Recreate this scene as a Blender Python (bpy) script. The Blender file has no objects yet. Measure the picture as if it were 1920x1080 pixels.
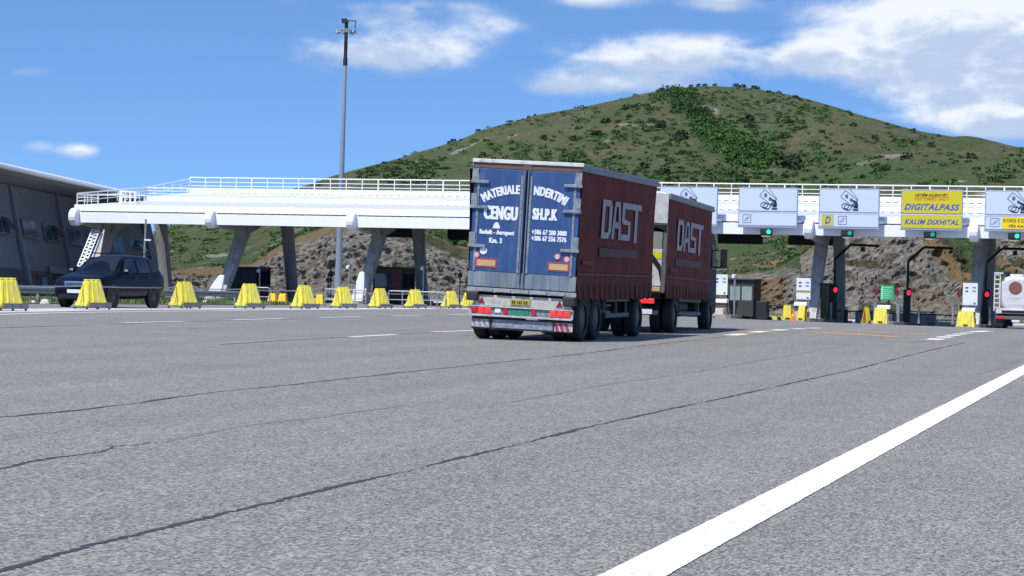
import bpy, math, random
from mathutils import Vector, Matrix, noise as mn
R = math.radians
sc = bpy.context.scene
col = sc.collection
rnd = random.Random(7)

# ------------------------------------------------------------------ camera
CAMZ = 1.43; F = 4200.0; ROLL = R(1.35); PITCH = R(-0.30)
cam_d = bpy.data.cameras.new("camera"); cam_d.lens = 36*F/1920; cam_d.sensor_width = 36
cam_d.clip_start = 0.5; cam_d.clip_end = 6000
cam = bpy.data.objects.new("camera", cam_d); col.objects.link(cam); sc.camera = cam
fwd = Vector((0, math.cos(PITCH), math.sin(PITCH)))
up0 = Vector((0, -math.sin(PITCH), math.cos(PITCH))); rt0 = Vector((1, 0, 0))
crt = rt0*math.cos(ROLL) + up0*math.sin(ROLL)
cup = up0*math.cos(ROLL) - rt0*math.sin(ROLL)
cam.matrix_world = Matrix(((crt.x, cup.x, -fwd.x, 0), (crt.y, cup.y, -fwd.y, 0), (crt.z, cup.z, -fwd.z, CAMZ), (0, 0, 0, 1)))

# ------------------------------------------------------------------ sun and sky
EL = R(60)
sdir = Vector((-.60*math.cos(EL), -.80*math.cos(EL), math.sin(EL)))
sun_d = bpy.data.lights.new("sun", 'SUN'); sun_d.energy = 4.2; sun_d.angle = R(0.55); sun_d.color = (1, .965, .91)
sun = bpy.data.objects.new("sun", sun_d); col.objects.link(sun)
sun.rotation_euler = sdir.to_track_quat('Z', 'Y').to_euler()
sc.view_settings.view_transform = 'Standard'; sc.view_settings.look = 'None'
sc.view_settings.exposure = 0.32; sc.view_settings.gamma = 1

w = bpy.data.worlds.new("World"); sc.world = w; w.use_nodes = True
def build_world():
    nt = w.node_tree; nt.nodes.clear(); N = nt.nodes.new; L = nt.links.new
    out = N('ShaderNodeOutputWorld'); bg = N('ShaderNodeBackground'); L(bg.outputs[0], out.inputs[0])
    bg.inputs[1].default_value = 0.115
    tc = N('ShaderNodeTexCoord'); sep = N('ShaderNodeSeparateXYZ'); L(tc.outputs['Generated'], sep.inputs[0])
    def m(op, a, b=None, c=None):
        n = N('ShaderNodeMath'); n.operation = op
        for i, x in enumerate((a, b, c)):
            if x is None: continue
            if isinstance(x, (int, float)): n.inputs[i].default_value = x
            else: L(x, n.inputs[i])
        return n.outputs[0]
    z = m('MAXIMUM', sep.outputs[2], 0.0)
    zz = m('MULTIPLY_ADD', z, 1.5, 0.15)
    cmb = N('ShaderNodeCombineXYZ'); L(sep.outputs[0], cmb.inputs[0]); L(sep.outputs[1], cmb.inputs[1]); L(zz, cmb.inputs[2])
    nrm = N('ShaderNodeVectorMath'); nrm.operation = 'NORMALIZE'; L(cmb.outputs[0], nrm.inputs[0])
    sky = N('ShaderNodeTexSky'); sky.sky_type = 'NISHITA'; sky.sun_disc = False
    sky.sun_elevation = EL; sky.sun_rotation = math.atan2(sdir.x, sdir.y)
    sky.air_density = 1.0; sky.dust_density = 0.35; sky.ozone_density = 2.0; sky.altitude = 400
    L(nrm.outputs[0], sky.inputs[0])
    tint = N('ShaderNodeMix'); tint.data_type = 'RGBA'; tint.blend_type = 'MULTIPLY'; tint.inputs[0].default_value = 1
    L(sky.outputs[0], tint.inputs[6]); tint.inputs[7].default_value = (0.74, 1.0, 1.27, 1)
    # cloud coordinates: azimuth and elevation
    az = m('ARCTAN2', sep.outputs[0], sep.outputs[1]); el = m('ARCSINE', sep.outputs[2])
    def nz(sx, sy, off, det, rough, dist=0.0):
        c = N('ShaderNodeCombineXYZ'); L(m('MULTIPLY', az, sx), c.inputs[0]); L(m('MULTIPLY', el, sy), c.inputs[1]); c.inputs[2].default_value = off
        n = N('ShaderNodeTexNoise'); n.inputs['Scale'].default_value = 1; n.inputs['Detail'].default_value = det
        n.inputs['Roughness'].default_value = rough; n.inputs['Distortion'].default_value = dist; L(c.outputs[0], n.inputs['Vector'])
        return n.outputs['Fac']
    n1 = nz(16, 38, 3.1, 8, .56, .3); n2 = nz(60, 120, 8.2, 6, .6, .2)
    blobs = [  # azimuth, elevation, half width, half height, weight (radians)
        (-.067, .0966, .032, .0085, .95), (-.031, .1025, .024, .009, .50), (-.082, .113, .034, .006, .42), (-.114, .121, .022, .004, .35), (-.010, .112, .016, .005, .30), (-.040, .119, .03, .004, .3),
        (.055, .0965, .036, .0100, 1.05), (.021, .0860, .022, .006, .55), (.083, .0995, .018, .008, .75), (.057, .0855, .030, .004, .50),
        (.181, .1150, .044, .013, 1.25), (.214, .110, .040, .017, 1.35), (.129, .0985, .026, .0085, .9), (.162, .0965, .036, .009, .75), (.212, .0865, .045, .008, .95), (.176, .083, .030, .006, .6), (.221, .071, .030, .006, .95), (.200, .0745, .035, .005, .6),
        (.036, .1245, .020, .0050, .8), (.090, .1235, .018, .004, .8), (-.1915, .0505, .0085, .0036, .62), (-.209, .0515, .009, .0035, .30), (-.169, .083, .015, .006, .22), (-.213, .0835, .012, .003, .22),
        (.30, .11, .06, .03, .9), (-.30, .12, .05, .02, .8)]
    tot = None; shd = None
    for a, e, ra, re, wt in blobs:
        dx = m('MULTIPLY', m('SUBTRACT', az, a), 1/ra); dy = m('MULTIPLY', m('SUBTRACT', el, e), 1/re)
        r2 = m('MULTIPLY_ADD', dx, dx, m('MULTIPLY', dy, dy))
        g = m('MULTIPLY', m('EXPONENT', m('MULTIPLY', r2, -1.0)), wt)
        tot = g if tot is None else m('ADD', tot, g)
        gy = m('MULTIPLY', g, dy); shd = gy if shd is None else m('ADD', shd, gy)
    # scattered cumulus over the rest of the sky (out of this view)
    gen = nz(5, 9, 1.7, 6, .6)
    hi = m('MULTIPLY', m('SUBTRACT', el, .16), 6.0); hi = m('MINIMUM', m('MAXIMUM', hi, 0), 1)
    tot = m('ADD', tot, m('MULTIPLY', m('MULTIPLY', m('MAXIMUM', m('SUBTRACT', gen, .5), 0), 4.0), hi))
    dens = m('ADD', m('MULTIPLY', m('SUBTRACT', n1, .5), 2.1), m('MULTIPLY', m('SUBTRACT', n2, .5), .75))
    pres = m('MINIMUM', m('MULTIPLY', tot, 2.2), 1)
    d = m('ADD', tot, m('MULTIPLY', dens, pres)); 
    mr = N('ShaderNodeMapRange'); mr.interpolation_type = 'SMOOTHSTEP'; L(d, mr.inputs[0]); mr.inputs[1].default_value = .14; mr.inputs[2].default_value = .88
    mr.inputs[4].default_value = .92
    ccol = N('ShaderNodeMix'); ccol.data_type = 'RGBA'
    sh = N('ShaderNodeMapRange'); sh.interpolation_type = 'SMOOTHSTEP'
    n3 = nz(30, 62, 5.5, 5, .55, .2)
    L(m('ADD', m('MULTIPLY', m('DIVIDE', shd, m('ADD', tot, .02)), .55), m('MULTIPLY', n3, 2.6)), sh.inputs[0]); sh.inputs[1].default_value = 1.0; sh.inputs[2].default_value = 1.62
    L(sh.outputs[0], ccol.inputs[0])
    ccol.inputs[6].default_value = (3.7, 4.5, 5.9, 1); ccol.inputs[7].default_value = (6.7, 7.0, 7.5, 1)
    mx = N('ShaderNodeMix'); mx.data_type = 'RGBA'; L(mr.outputs[0], mx.inputs[0]); L(tint.outputs[2], mx.inputs[6]); L(ccol.outputs[2], mx.inputs[7])
    L(mx.outputs[2], bg.inputs[0])
build_world()

# ------------------------------------------------------------------ helpers
def at(px, py, D):
    u = (px-960)/F; v = (540-py)/F
    d = fwd + crt*u + cup*v
    return Vector((0, 0, CAMZ)) + d*(D/d.y)
def smooth(a, b, x):
    t = min(1, max(0, (x-a)/(b-a))); return t*t*(3-2*t)
def gz(X, Y):
    s = .0100 + .00024*(min(28, max(-4, X))+3)
    d = Y-76; k = 6.0
    sp = k*math.log1p(math.exp(min(30, d/k))) if d < 180 else d
    sp = min(sp, 94.0)
    return -s*sp
def gpt(px, py):
    lo, hi = 4.0, None; D = 6.0
    while D < 260:
        p = at(px, py, D)
        if p.z <= gz(p.x, p.y): hi = D; break
        lo = D; D += 0.5 if D < 90 else 0.25
    if hi is None: return at(px, py, 150)
    for _ in range(20):
        mid = (lo+hi)/2; p = at(px, py, mid)
        if p.z <= gz(p.x, p.y): hi = mid
        else: lo = mid
    return at(px, py, hi)

def tag(o, label=None, cat=None, group=None, kind=None):
    if label: o['label'] = label
    if cat: o['category'] = cat
    if group: o['group'] = group
    if kind: o['kind'] = kind
    return o
def thing(name, label, cat, loc=(0, 0, 0), rz=0, group=None, rot=None):
    o = bpy.data.objects.new(name, None); col.objects.link(o); o.empty_display_size = .2
    o.location = loc; o.rotation_euler = rot if rot else (0, 0, rz)
    return tag(o, label, cat, group)
def kids(o): return [c for c in col.objects if c.parent == o]
def copy_tree(o, parent=None):
    c = o.copy(); col.objects.link(c); c.parent = parent
    for ch in kids(o): copy_tree(ch, c)
    return c
def dup(o, loc, label, rz=None, group=None):
    c = copy_tree(o); c.location = loc
    if rz is not None: c.rotation_euler = (0, 0, rz)
    c['label'] = label
    if group: c['group'] = group
    return c

class MB:
    def __init__(s): s.v = []; s.f = []; s.m = []; s.X = None
    def add(s, vs, fs, mi=0):
        b = len(s.v)
        s.v += [tuple(s.X @ Vector(p)) if s.X is not None else tuple(p) for p in vs]
        s.f += [tuple(b+i for i in f) for f in fs]; s.m += [mi]*len(fs); return s
    def bx(s, x0, x1, y0, y1, z0, z1, mi=0):
        return s.add([(x0,y0,z0),(x1,y0,z0),(x1,y1,z0),(x0,y1,z0),(x0,y0,z1),(x1,y0,z1),(x1,y1,z1),(x0,y1,z1)],
                     [(0,3,2,1),(4,5,6,7),(0,1,5,4),(1,2,6,5),(2,3,7,6),(3,0,4,7)], mi)
    def fr(s, bot, top, mi=0):   # two 4-point loops
        return s.add(list(bot)+list(top), [(0,3,2,1),(4,5,6,7),(0,1,5,4),(1,2,6,5),(2,3,7,6),(3,0,4,7)], mi)
    def tube(s, a, b, r, n=8, r2=None, mi=0, cap=True):
        a = Vector(a); b = Vector(b); d = (b-a)
        if d.length < 1e-6: return s
        d.normalize(); u = d.orthogonal().normalized(); v = d.cross(u); r2 = r if r2 is None else r2
        vs = [a+(u*math.cos(2*math.pi*i/n)+v*math.sin(2*math.pi*i/n))*r for i in range(n)] + \
             [b+(u*math.cos(2*math.pi*i/n)+v*math.sin(2*math.pi*i/n))*r2 for i in range(n)]
        fs = [(i, (i+1) % n, n+(i+1) % n, n+i) for i in range(n)]
        if cap: fs += [tuple(range(n-1, -1, -1)), tuple(range(n, 2*n))]
        return s.add(vs, fs, mi)
    def path(s, pts, r, n=6, mi=0):
        for a, b in zip(pts, pts[1:]): s.tube(a, b, r, n, mi=mi)
        return s
    def prism(s, poly, a, b, ax='y', mi=0):   # poly of 2-d points; ax: extrusion axis
        def P(p, t):
            return {'x': (t, p[0], p[1]), 'y': (p[0], t, p[1]), 'z': (p[0], p[1], t)}[ax]
        n = len(poly)
        vs = [P(p, a) for p in poly]+[P(p, b) for p in poly]
        fs = [(i, (i+1) % n, n+(i+1) % n, n+i) for i in range(n)]+[tuple(range(n-1, -1, -1)), tuple(range(n, 2*n))]
        return s.add(vs, fs, mi)
    def disc(s, c, r, t, ax='y', n=20, mi=0, sx=1, sz=1):
        poly = [(math.cos(2*math.pi*i/n)*r*sx, math.sin(2*math.pi*i/n)*r*sz) for i in range(n)]
        cx, cy, cz = c
        off = {'x': (cy, cz, cx), 'y': (cx, cz, cy), 'z': (cx, cy, cz)}[ax]
        return s.prism([(p[0]+off[0], p[1]+off[1]) for p in poly], off[2]-t/2, off[2]+t/2, ax, mi)
    def stroke(s, pts, w, y0, y1, mi=0):   # polyline in x-z plane with width, extruded y0..y1
        for a, b in zip(pts, pts[1:]):
            a = Vector(a); b = Vector(b); d = b-a
            if d.length < 1e-6: continue
            d.normalize(); n = Vector((-d.y, d.x))*w/2
            s.prism([a-n, b-n, b+n, a+n], y0, y1, 'y', mi)
        return s
    def build(s, name, mats, parent=None, bevel=0, smooth_=False, seg=2, sub=0, ang=30):
        me = bpy.data.meshes.new(name); me.from_pydata(s.v, [], s.f)
        mats = mats if isinstance(mats, (list, tuple)) else [mats]
        for m_ in mats: me.materials.append(m_)
        for p, i in zip(me.polygons, s.m): p.material_index = i; p.use_smooth = bool(smooth_)
        me.update()
        import bmesh
        bm = bmesh.new(); bm.from_mesh(me); bmesh.ops.recalc_face_normals(bm, faces=bm.faces); bm.to_mesh(me); bm.free()
        o = bpy.data.objects.new(name, me); col.objects.link(o); o.parent = parent
        if bevel:
            b = o.modifiers.new('bevel', 'BEVEL'); b.width = bevel; b.segments = seg; b.limit_method = 'ANGLE'; b.angle_limit = R(ang)
        if sub:
            b = o.modifiers.new('sub', 'SUBSURF'); b.levels = sub; b.render_levels = sub
        return o

def mat(name, c, rough=.6, metal=0.0, var=.10, scale=3.0, bump=0.0, bscale=40.0, c2=None, c2amt=.5, streak=False, emit=None, coat=0, detail=6, spec=None):
    m = bpy.data.materials.new(name); m.use_nodes = True; nt = m.node_tree
    N = nt.nodes.new; L = nt.links.new; b = nt.nodes['Principled BSDF']
    b.inputs['Roughness'].default_value = rough; b.inputs['Metallic'].default_value = metal
    if coat: b.inputs['Coat Weight'].default_value = coat; b.inputs['Coat Roughness'].default_value = .08
    if spec is not None: b.inputs['Specular IOR Level'].default_value = spec
    tc = N('ShaderNodeTexCoord'); mp = N('ShaderNodeMapping'); L(tc.outputs['Object'], mp.inputs[0])
    if streak: mp.inputs['Scale'].default_value = (1, 1, .16)
    nz = N('ShaderNodeTexNoise'); nz.inputs['Scale'].default_value = scale; nz.inputs['Detail'].default_value = detail; nz.inputs['Roughness'].default_value = .62
    L(mp.outputs[0], nz.inputs['Vector'])
    mr = N('ShaderNodeMapRange'); L(nz.outputs['Fac'], mr.inputs[0]); mr.inputs[1].default_value = .3; mr.inputs[2].default_value = .7
    mr.inputs[3].default_value = 1-var; mr.inputs[4].default_value = 1+var
    base = N('ShaderNodeMix'); base.data_type = 'RGBA'; base.inputs[6].default_value = (*c, 1)
    base.inputs[7].default_value = (*(c2 or c), 1)
    n2 = N('ShaderNodeTexNoise'); n2.inputs['Scale'].default_value = scale*2.3; n2.inputs['Detail'].default_value = 7; n2.inputs['Roughness'].default_value = .7; L(mp.outputs[0], n2.inputs['Vector'])
    m2 = N('ShaderNodeMapRange'); L(n2.outputs['Fac'], m2.inputs[0]); m2.inputs[1].default_value = .66-.3*c2amt; m2.inputs[2].default_value = .80-.3*c2amt
    L(m2.outputs[0], base.inputs[0])
    hs = N('ShaderNodeVectorMath'); hs.operation = 'SCALE'; L(base.outputs[2], hs.inputs[0]); L(mr.outputs[0], hs.inputs['Scale'])
    L(hs.outputs[0], b.inputs['Base Color'])
    if bump:
        bn = N('ShaderNodeTexNoise'); bn.inputs['Scale'].default_value = bscale; bn.inputs['Detail'].default_value = 4; L(tc.outputs['Object'], bn.inputs['Vector'])
        bu = N('ShaderNodeBump'); bu.inputs['Strength'].default_value = bump; bu.inputs['Distance'].default_value = .02
        L(bn.outputs['Fac'], bu.inputs['Height']); L(bu.outputs[0], b.inputs['Normal'])
    if emit: b.inputs['Emission Color'].default_value = (*emit[0], 1); b.inputs['Emission Strength'].default_value = emit[1]
    return m
M = {}
M['white'] = mat('white_paint', (.84,.85,.87), .45, var=.03, scale=.7, c2=(.76,.77,.78), c2amt=.2, streak=True)
M['whiterail'] = mat('white_rail', (.80,.81,.82), .4, var=.04)
M['deck'] = mat('pale_deck', (.60,.63,.68), .55, var=.06, scale=1.2, c2=(.48,.50,.54), c2amt=.4)
M['concrete'] = mat('column_concrete', (.45,.45,.44), .8, var=.12, scale=1.0, c2=(.21,.215,.22), c2amt=.5, streak=True, bump=.2)
M['kerb'] = mat('kerb_concrete', (.42,.385,.33), .85, var=.12, scale=2, c2=(.27,.24,.20), c2amt=.5, bump=.3)
M['pale'] = mat('pale_concrete', (.52,.50,.49), .85, var=.10, scale=1.5, c2=(.34,.33,.32), c2amt=.45)
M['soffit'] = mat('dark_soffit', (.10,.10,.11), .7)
M['dark'] = mat('dark_metal', (.018,.019,.022), .5)
M['black'] = mat('black_plastic', (.010,.010,.012), .45)
M['grey'] = mat('grey_metal', (.30,.32,.34), .45, .2, var=.1)
M['galv'] = mat('galvanised_steel', (.36,.37,.38), .42, .45, var=.14, scale=5, c2=(.24,.24,.24))
M['mast'] = mat('mast_steel', (.26,.31,.36), .5, .2, var=.08, scale=.6, streak=True)
M['bwall'] = mat('grey_wall', (.175,.185,.19), .8, var=.08, scale=.5, c2=(.13,.138,.14), c2amt=.4, streak=True)
M['brib'] = mat('rib_cladding', (.19,.20,.21), .6, var=.06)
M['bsoffit'] = mat('grey_soffit', (.27,.28,.27), .6, var=.06)
M['glass'] = mat('window_glass', (.035,.06,.09), .12, var=.1, spec=.8)
M['yellow'] = mat('yellow_plastic', (.80,.69,.06), .6, var=.12, scale=2.2, c2=(.52,.45,.15), c2amt=.6, streak=True)
M['yellowo'] = mat('faded_yellow_plastic', (.90,.53,.02), .5, var=.08)
M['traygrey'] = mat('grey_tray', (.17,.17,.18), .6, var=.15, scale=6)
M['rubber'] = mat('tyre_rubber', (.022,.022,.023), .85, var=.25, scale=9, c2=(.05,.047,.043), c2amt=.4)
M['chassis'] = mat('dark_chassis', (.020,.020,.022), .7, var=.3, scale=4, c2=(.045,.04,.035))
M['chasgrey'] = mat('grey_chassis_rail', (.10,.105,.11), .6, var=.2)
M['red_tarp'] = mat('dark_red_tarpaulin', (.150,.024,.014), .75, var=.22, scale=.9, spec=.25, c2=(.090,.020,.014), c2amt=.6, bump=.6, bscale=4)
M['blue'] = mat('blue_door_paint', (.026,.072,.205), .5, var=.16, scale=1.6, c2=(.065,.12,.25), c2amt=.45, streak=True, bump=.1)
M['bluegrey'] = mat('weathered_blue_grey_panel', (.14,.185,.23), .6, var=.25, scale=2.5, c2=(.22,.24,.25), c2amt=.6, streak=True)
M['worn'] = mat('worn_metal_strip', (.22,.25,.29), .6, var=.25, scale=4, c2=(.12,.14,.17), c2amt=.6)
M['roofcloth'] = mat('pale_roof_tarpaulin', (.62,.62,.60), .6, var=.15, scale=1.2, c2=(.30,.30,.29))
M['roofrail'] = mat('roof_rail_metal', (.22,.225,.23), .5, .1, var=.2, scale=3)
M['letterw'] = mat('white_lettering', (.74,.77,.83), .5, var=.05)
M['letterg'] = mat('grey_lettering', (.40,.37,.38), .8, var=.14, scale=3)
M['letterd'] = mat('faint_grey_lettering', (.090,.040,.040), .7, var=.2, scale=8)
M['lampwhite'] = mat('white_tail_panel', (.46,.44,.41), .6, var=.2, scale=4, c2=(.28,.26,.24))
M['red_lens'] = mat('red_lens', (.55,.01,.02), .25, var=.1)
M['red_lit'] = mat('lit_red_lens', (.6,.02,.02), .3, emit=((1,.05,.05), .55))
M['reddark'] = mat('dark_red_reflector', (.20,.01,.02), .35)
M['platey'] = mat('yellow_number_plate', (.42,.33,.06), .5, var=.2, scale=12)
M['orange'] = mat('orange_reflector', (.52,.36,.16), .5, var=.1, scale=8)
M['pinkred'] = mat('red_border_paint', (.33,.05,.08), .5)
M['pink'] = mat('pink_disc', (.62,.42,.48), .5)
M['green'] = mat('green_panel', (.02,.20,.13), .5, var=.15, scale=6)
M['plateW'] = mat('weathered_white_plate', (.27,.29,.35), .6, var=.35, scale=7, c2=(.12,.13,.17), c2amt=.6)
M['carblue'] = mat('dark_blue_car_paint', (.002,.003,.012), .35, .0, var=.05, coat=.15, spec=.15)
M['carglass'] = mat('dark_car_glass', (.006,.008,.012), .06, var=.05, spec=.7)
M['chrome'] = mat('chrome', (.6,.62,.65), .2, .9, var=.05)
M['headlamp'] = mat('clear_headlamp', (.55,.62,.66), .15, .2, var=.1)
M['signface'] = mat('pale_sign_face', (.56,.64,.80), .5, var=.03, scale=.8)
M['signframe'] = mat('sign_frame', (.30,.34,.44), .5, .2, var=.05)
M['signyellow'] = mat('yellow_sign_face', (.60,.52,.015), .5, var=.04, scale=.8)
M['badge'] = mat('bright_yellow_badge', (.84,.60,.01), .5, var=.04)
M['signblue'] = mat('blue_lettering', (.045,.085,.40), .5, var=.05)
M['signblack'] = mat('dark_pictogram', (.012,.015,.03), .5, var=.05)
M['signthin'] = mat('grey_pictogram_line', (.09,.11,.17), .5, var=.05)
M['signred'] = mat('orange_red_lettering', (.75,.14,.02), .5, var=.05)
M['boardwhite'] = mat('white_notice_board', (.70,.73,.82), .5, var=.03)
M['purple'] = mat('purple_icon', (.12,.05,.16), .5)
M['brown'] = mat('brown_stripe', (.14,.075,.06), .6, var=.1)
M['taupe'] = mat('taupe_cabinet', (.21,.20,.175), .6, var=.15, scale=3)
M['booth'] = mat('dark_booth_cladding', (.042,.042,.036), .7, var=.15, scale=2)
M['boothred'] = mat('dark_red_panel', (.10,.025,.035), .6)
M['greensign'] = mat('green_sign_face', (.03,.36,.14), .5, var=.06)
M['greenlite'] = mat('pale_green_text', (.28,.70,.45), .5)
M['conecol'] = mat('orange_cone_plastic', (.85,.18,.02), .5)
M['tank'] = mat('white_tank_paint', (.62,.61,.60), .35, var=.1, scale=1.5, c2=(.45,.43,.41), c2amt=.35)
M['logo'] = mat('dull_red_emblem', (.24,.09,.08), .5, var=.2, scale=9)
M['greenlamp'] = mat('lit_green_lamp', (.02,.5,.25), .3, emit=((.03,1,.50), 1.0))
M['greendim'] = mat('weak_green_lamp', (.01,.18,.12), .3, emit=((.02,.8,.45), .22))
M['redlamp'] = mat('lit_red_lamp', (.6,.01,.02), .3, emit=((1,.02,.06), 1.3))
M['vanwhite'] = mat('dull_white_panel', (.50,.50,.48), .5, var=.12, scale=2, c2=(.36,.35,.33))
M['paint'] = mat('white_road_paint', (.74,.75,.76), .7, var=.06, scale=6, c2=(.30,.30,.30), c2amt=.42, detail=12)
M['painto'] = mat('orange_road_paint', (.62,.30,.08), .7, var=.15, scale=6, c2=(.3,.2,.12), c2amt=.5)
M['tar'] = mat('tar_seam', (.034,.036,.045), .7, var=.3, scale=8, c2=(.075,.075,.08), c2amt=.45)
M['tarfaint'] = mat('old_tar_seam', (.13,.13,.135), .8, var=.2, scale=3, c2=(.19,.19,.19), c2amt=.7)

M['concrete2'] = mat('plinth_grey', (.085,.085,.08), .85, var=.1)
M['worn2'] = mat('worn_pale_bar', (.30,.30,.31), .6, var=.3, scale=6)
M['greenlite2'] = mat('faint_green_lettering', (.40,.50,.45), .5)
M['pinkred2'] = mat('faint_pink_lettering', (.55,.40,.42), .5)

def asphalt():
    m = bpy.data.materials.new('asphalt'); m.use_nodes = True; nt = m.node_tree; N = nt.nodes.new; L = nt.links.new
    b = nt.nodes['Principled BSDF']; b.inputs['Roughness'].default_value = .88; b.inputs['Specular IOR Level'].default_value = .3
    tc = N('ShaderNodeTexCoord')
    rot = N('ShaderNodeMapping'); rot.inputs['Rotation'].default_value = (0, 0, R(16)); L(tc.outputs['Object'], rot.inputs[0])
    def nz(scale, det, rough, sc3=(1,1,1)):
        mp = N('ShaderNodeMapping'); mp.inputs['Scale'].default_value = sc3; L(rot.outputs[0], mp.inputs[0])
        n = N('ShaderNodeTexNoise'); n.inputs['Scale'].default_value = scale; n.inputs['Detail'].default_value = det; n.inputs['Roughness'].default_value = rough
        L(mp.outputs[0], n.inputs['Vector']); return n.outputs['Fac']
    def rng(x, a, b_, c, d):
        r = N('ShaderNodeMapRange'); L(x, r.inputs[0]); r.inputs[1].default_value = a; r.inputs[2].default_value = b_; r.inputs[3].default_value = c; r.inputs[4].default_value = d; return r.outputs[0]
    vo = N('ShaderNodeTexVoronoi'); vo.inputs['Scale'].default_value = 75; vm_ = N('ShaderNodeMapping'); vm_.inputs['Scale'].default_value = (1, .45, 1); L(rot.outputs[0], vm_.inputs[0]); L(vm_.outputs[0], vo.inputs['Vector'])
    sp = N('ShaderNodeSeparateColor'); L(vo.outputs['Color'], sp.inputs[0])
    fine = rng(sp.outputs[0], 0, 1, .42, 1.58)
    mid = rng(nz(38, 2, .7, (1, .4, 1)), .3, .7, .76, 1.24)
    mid2 = rng(nz(11, 3, .7, (1, .16, 1)), .3, .7, .88, 1.12)
    wide = rng(nz(.35, 6, .62), .32, .68, .94, 1.05)
    lanes = rng(nz(.75, 4, .6, (1, .025, 1)), .3, .7, .88, 1.08)
    spots = rng(nz(.9, 6, .75), .66, .74, 1.0, .80)
    def mul(a, c):
        x = N('ShaderNodeMath'); x.operation = 'MULTIPLY'; L(a, x.inputs[0]); L(c, x.inputs[1]); return x.outputs[0]
    f = mul(mul(mul(mul(mul(fine, mid), wide), lanes), mid2), spots)
    ba = N('ShaderNodeMix'); ba.data_type = 'RGBA'; ba.inputs[6].default_value = (.200,.193,.181,1); ba.inputs[7].default_value = (.210,.197,.177,1)
    L(rng(nz(.5, 4, .5), .4, .65, 0, 1), ba.inputs[0])
    hs = N('ShaderNodeVectorMath'); hs.operation = 'SCALE'; L(ba.outputs[2], hs.inputs[0]); L(f, hs.inputs['Scale'])
    L(hs.outputs[0], b.inputs['Base Color'])
    bu = N('ShaderNodeBump'); bu.inputs['Strength'].default_value = .55; bu.inputs['Distance'].default_value = .006
    L(vo.outputs['Distance'], bu.inputs['Height']); L(bu.outputs[0], b.inputs['Normal'])
    return m
M['asphalt'] = asphalt()

def ground_mat(name, spec, rough=.95, bump=.4, bs=3.0):
    """colour from vertex masks: r = rock, g = ochre, b = lush green"""
    m = bpy.data.materials.new(name); m.use_nodes = True; nt = m.node_tree; N = nt.nodes.new; L = nt.links.new
    b = nt.nodes['Principled BSDF']; b.inputs['Roughness'].default_value = rough; b.inputs['Specular IOR Level'].default_value = .15
    tc = N('ShaderNodeTexCoord')
    at_ = N('ShaderNodeVertexColor'); at_.layer_name = 'mask'; sp = N('ShaderNodeSeparateColor'); L(at_.outputs[0], sp.inputs[0])
    def nz(scale, det=6, rough_=.65, sc3=(1,1,1)):
        mp = N('ShaderNodeMapping'); mp.inputs['Scale'].default_value = sc3; L(tc.outputs['Object'], mp.inputs[0])
        n = N('ShaderNodeTexNoise'); n.inputs['Scale'].default_value = scale; n.inputs['Detail'].default_value = det; n.inputs['Roughness'].default_value = rough_
        L(mp.outputs[0], n.inputs['Vector']); return n.outputs['Fac']
    def rng(x, a, b_, c=0, d=1):
        r = N('ShaderNodeMapRange'); r.interpolation_type = 'SMOOTHSTEP'; L(x, r.inputs[0]); r.inputs[1].default_value = a; r.inputs[2].default_value = b_; r.inputs[3].default_value = c; r.inputs[4].default_value = d; return r.outputs[0]
    def mix(f, a, c):
        n = N('ShaderNodeMix'); n.data_type = 'RGBA'; L(f, n.inputs[0])
        for i, x in ((6, a), (7, c)):
            if isinstance(x, tuple): n.inputs[i].default_value = (*x, 1)
            else: L(x, n.inputs[i])
        return n.outputs[2]
    def addm(a, c, op='ADD'):
        x = N('ShaderNodeMath'); x.operation = op; L(a, x.inputs[0])
        if isinstance(c, (int, float)): x.inputs[1].default_value = c
        else: L(c, x.inputs[1])
        return x.outputs[0]
    s1, s2, s3 = spec['scales']
    grass = mix(rng(nz(s1, 7), .36, .64), spec['dry'], spec['grass'])
    grass = mix(rng(nz(s2, 6, .7), .50, .70), grass, spec['soil'])
    grass = mix(sp.outputs[2], grass, mix(rng(nz(s2*1.5), .35, .65), spec['lush'], spec['lush2']))
    grass = mix(rng(nz(s2*4.5, 5, .8), .56, .70, 0, .75), grass, spec['spot'])
    grass = mix(rng(nz(s2*3.1, 5, .8), .60, .70, 0, .7), grass, spec['pale'])
    gm = N('ShaderNodeVectorMath'); gm.operation = 'SCALE'; L(grass, gm.inputs[0]); L(rng(nz(1.1, 7, .8), .3, .7, .55, 1.5), gm.inputs['Scale']); grass = gm.outputs[0]
    rock = mix(rng(nz(s3, 8, .72), .38, .62), spec['rock'], spec['rock2'])
    rock = mix(rng(nz(s3*3.1, 6, .75), .52, .70), rock, spec['rock3'])
    och = mix(rng(nz(s3*1.3, 7, .7), .38, .64), spec['ochre'], spec['ochre2'])
    jit = addm(nz(s3*.8, 6, .7), -.5); 
    rf = rng(addm(sp.outputs[0], jit), .34, .60); of = rng(addm(sp.outputs[1], jit), .36, .64)
    c = mix(rf, grass, rock); c = mix(of, c, och)
    L(c, b.inputs['Base Color'])
    bu = N('ShaderNodeBump'); bu.inputs['Strength'].default_value = bump; bu.inputs['Distance'].default_value = spec.get('bd', .4)
    L(nz(bs, 8, .7), bu.inputs['Height']); L(bu.outputs[0], b.inputs['Normal'])
    return m
spec = dict(spot=(.032,.046,.020), pale=(.16,.14,.10), scales=(.045, .16, .55), dry=(.104,.096,.052), grass=(.056,.080,.030), soil=(.110,.092,.064), lush=(.048,.098,.024), lush2=(.058,.092,.028),
            rock=(.150,.134,.112), rock2=(.33,.305,.265), rock3=(.050,.045,.040), ochre=(.25,.165,.080), ochre2=(.15,.115,.070))
M['hill'] = ground_mat('hillside_grass', dict(spec, scales=(.05, .13, .4), bd=1.6), bs=.35, bump=.9)
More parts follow.
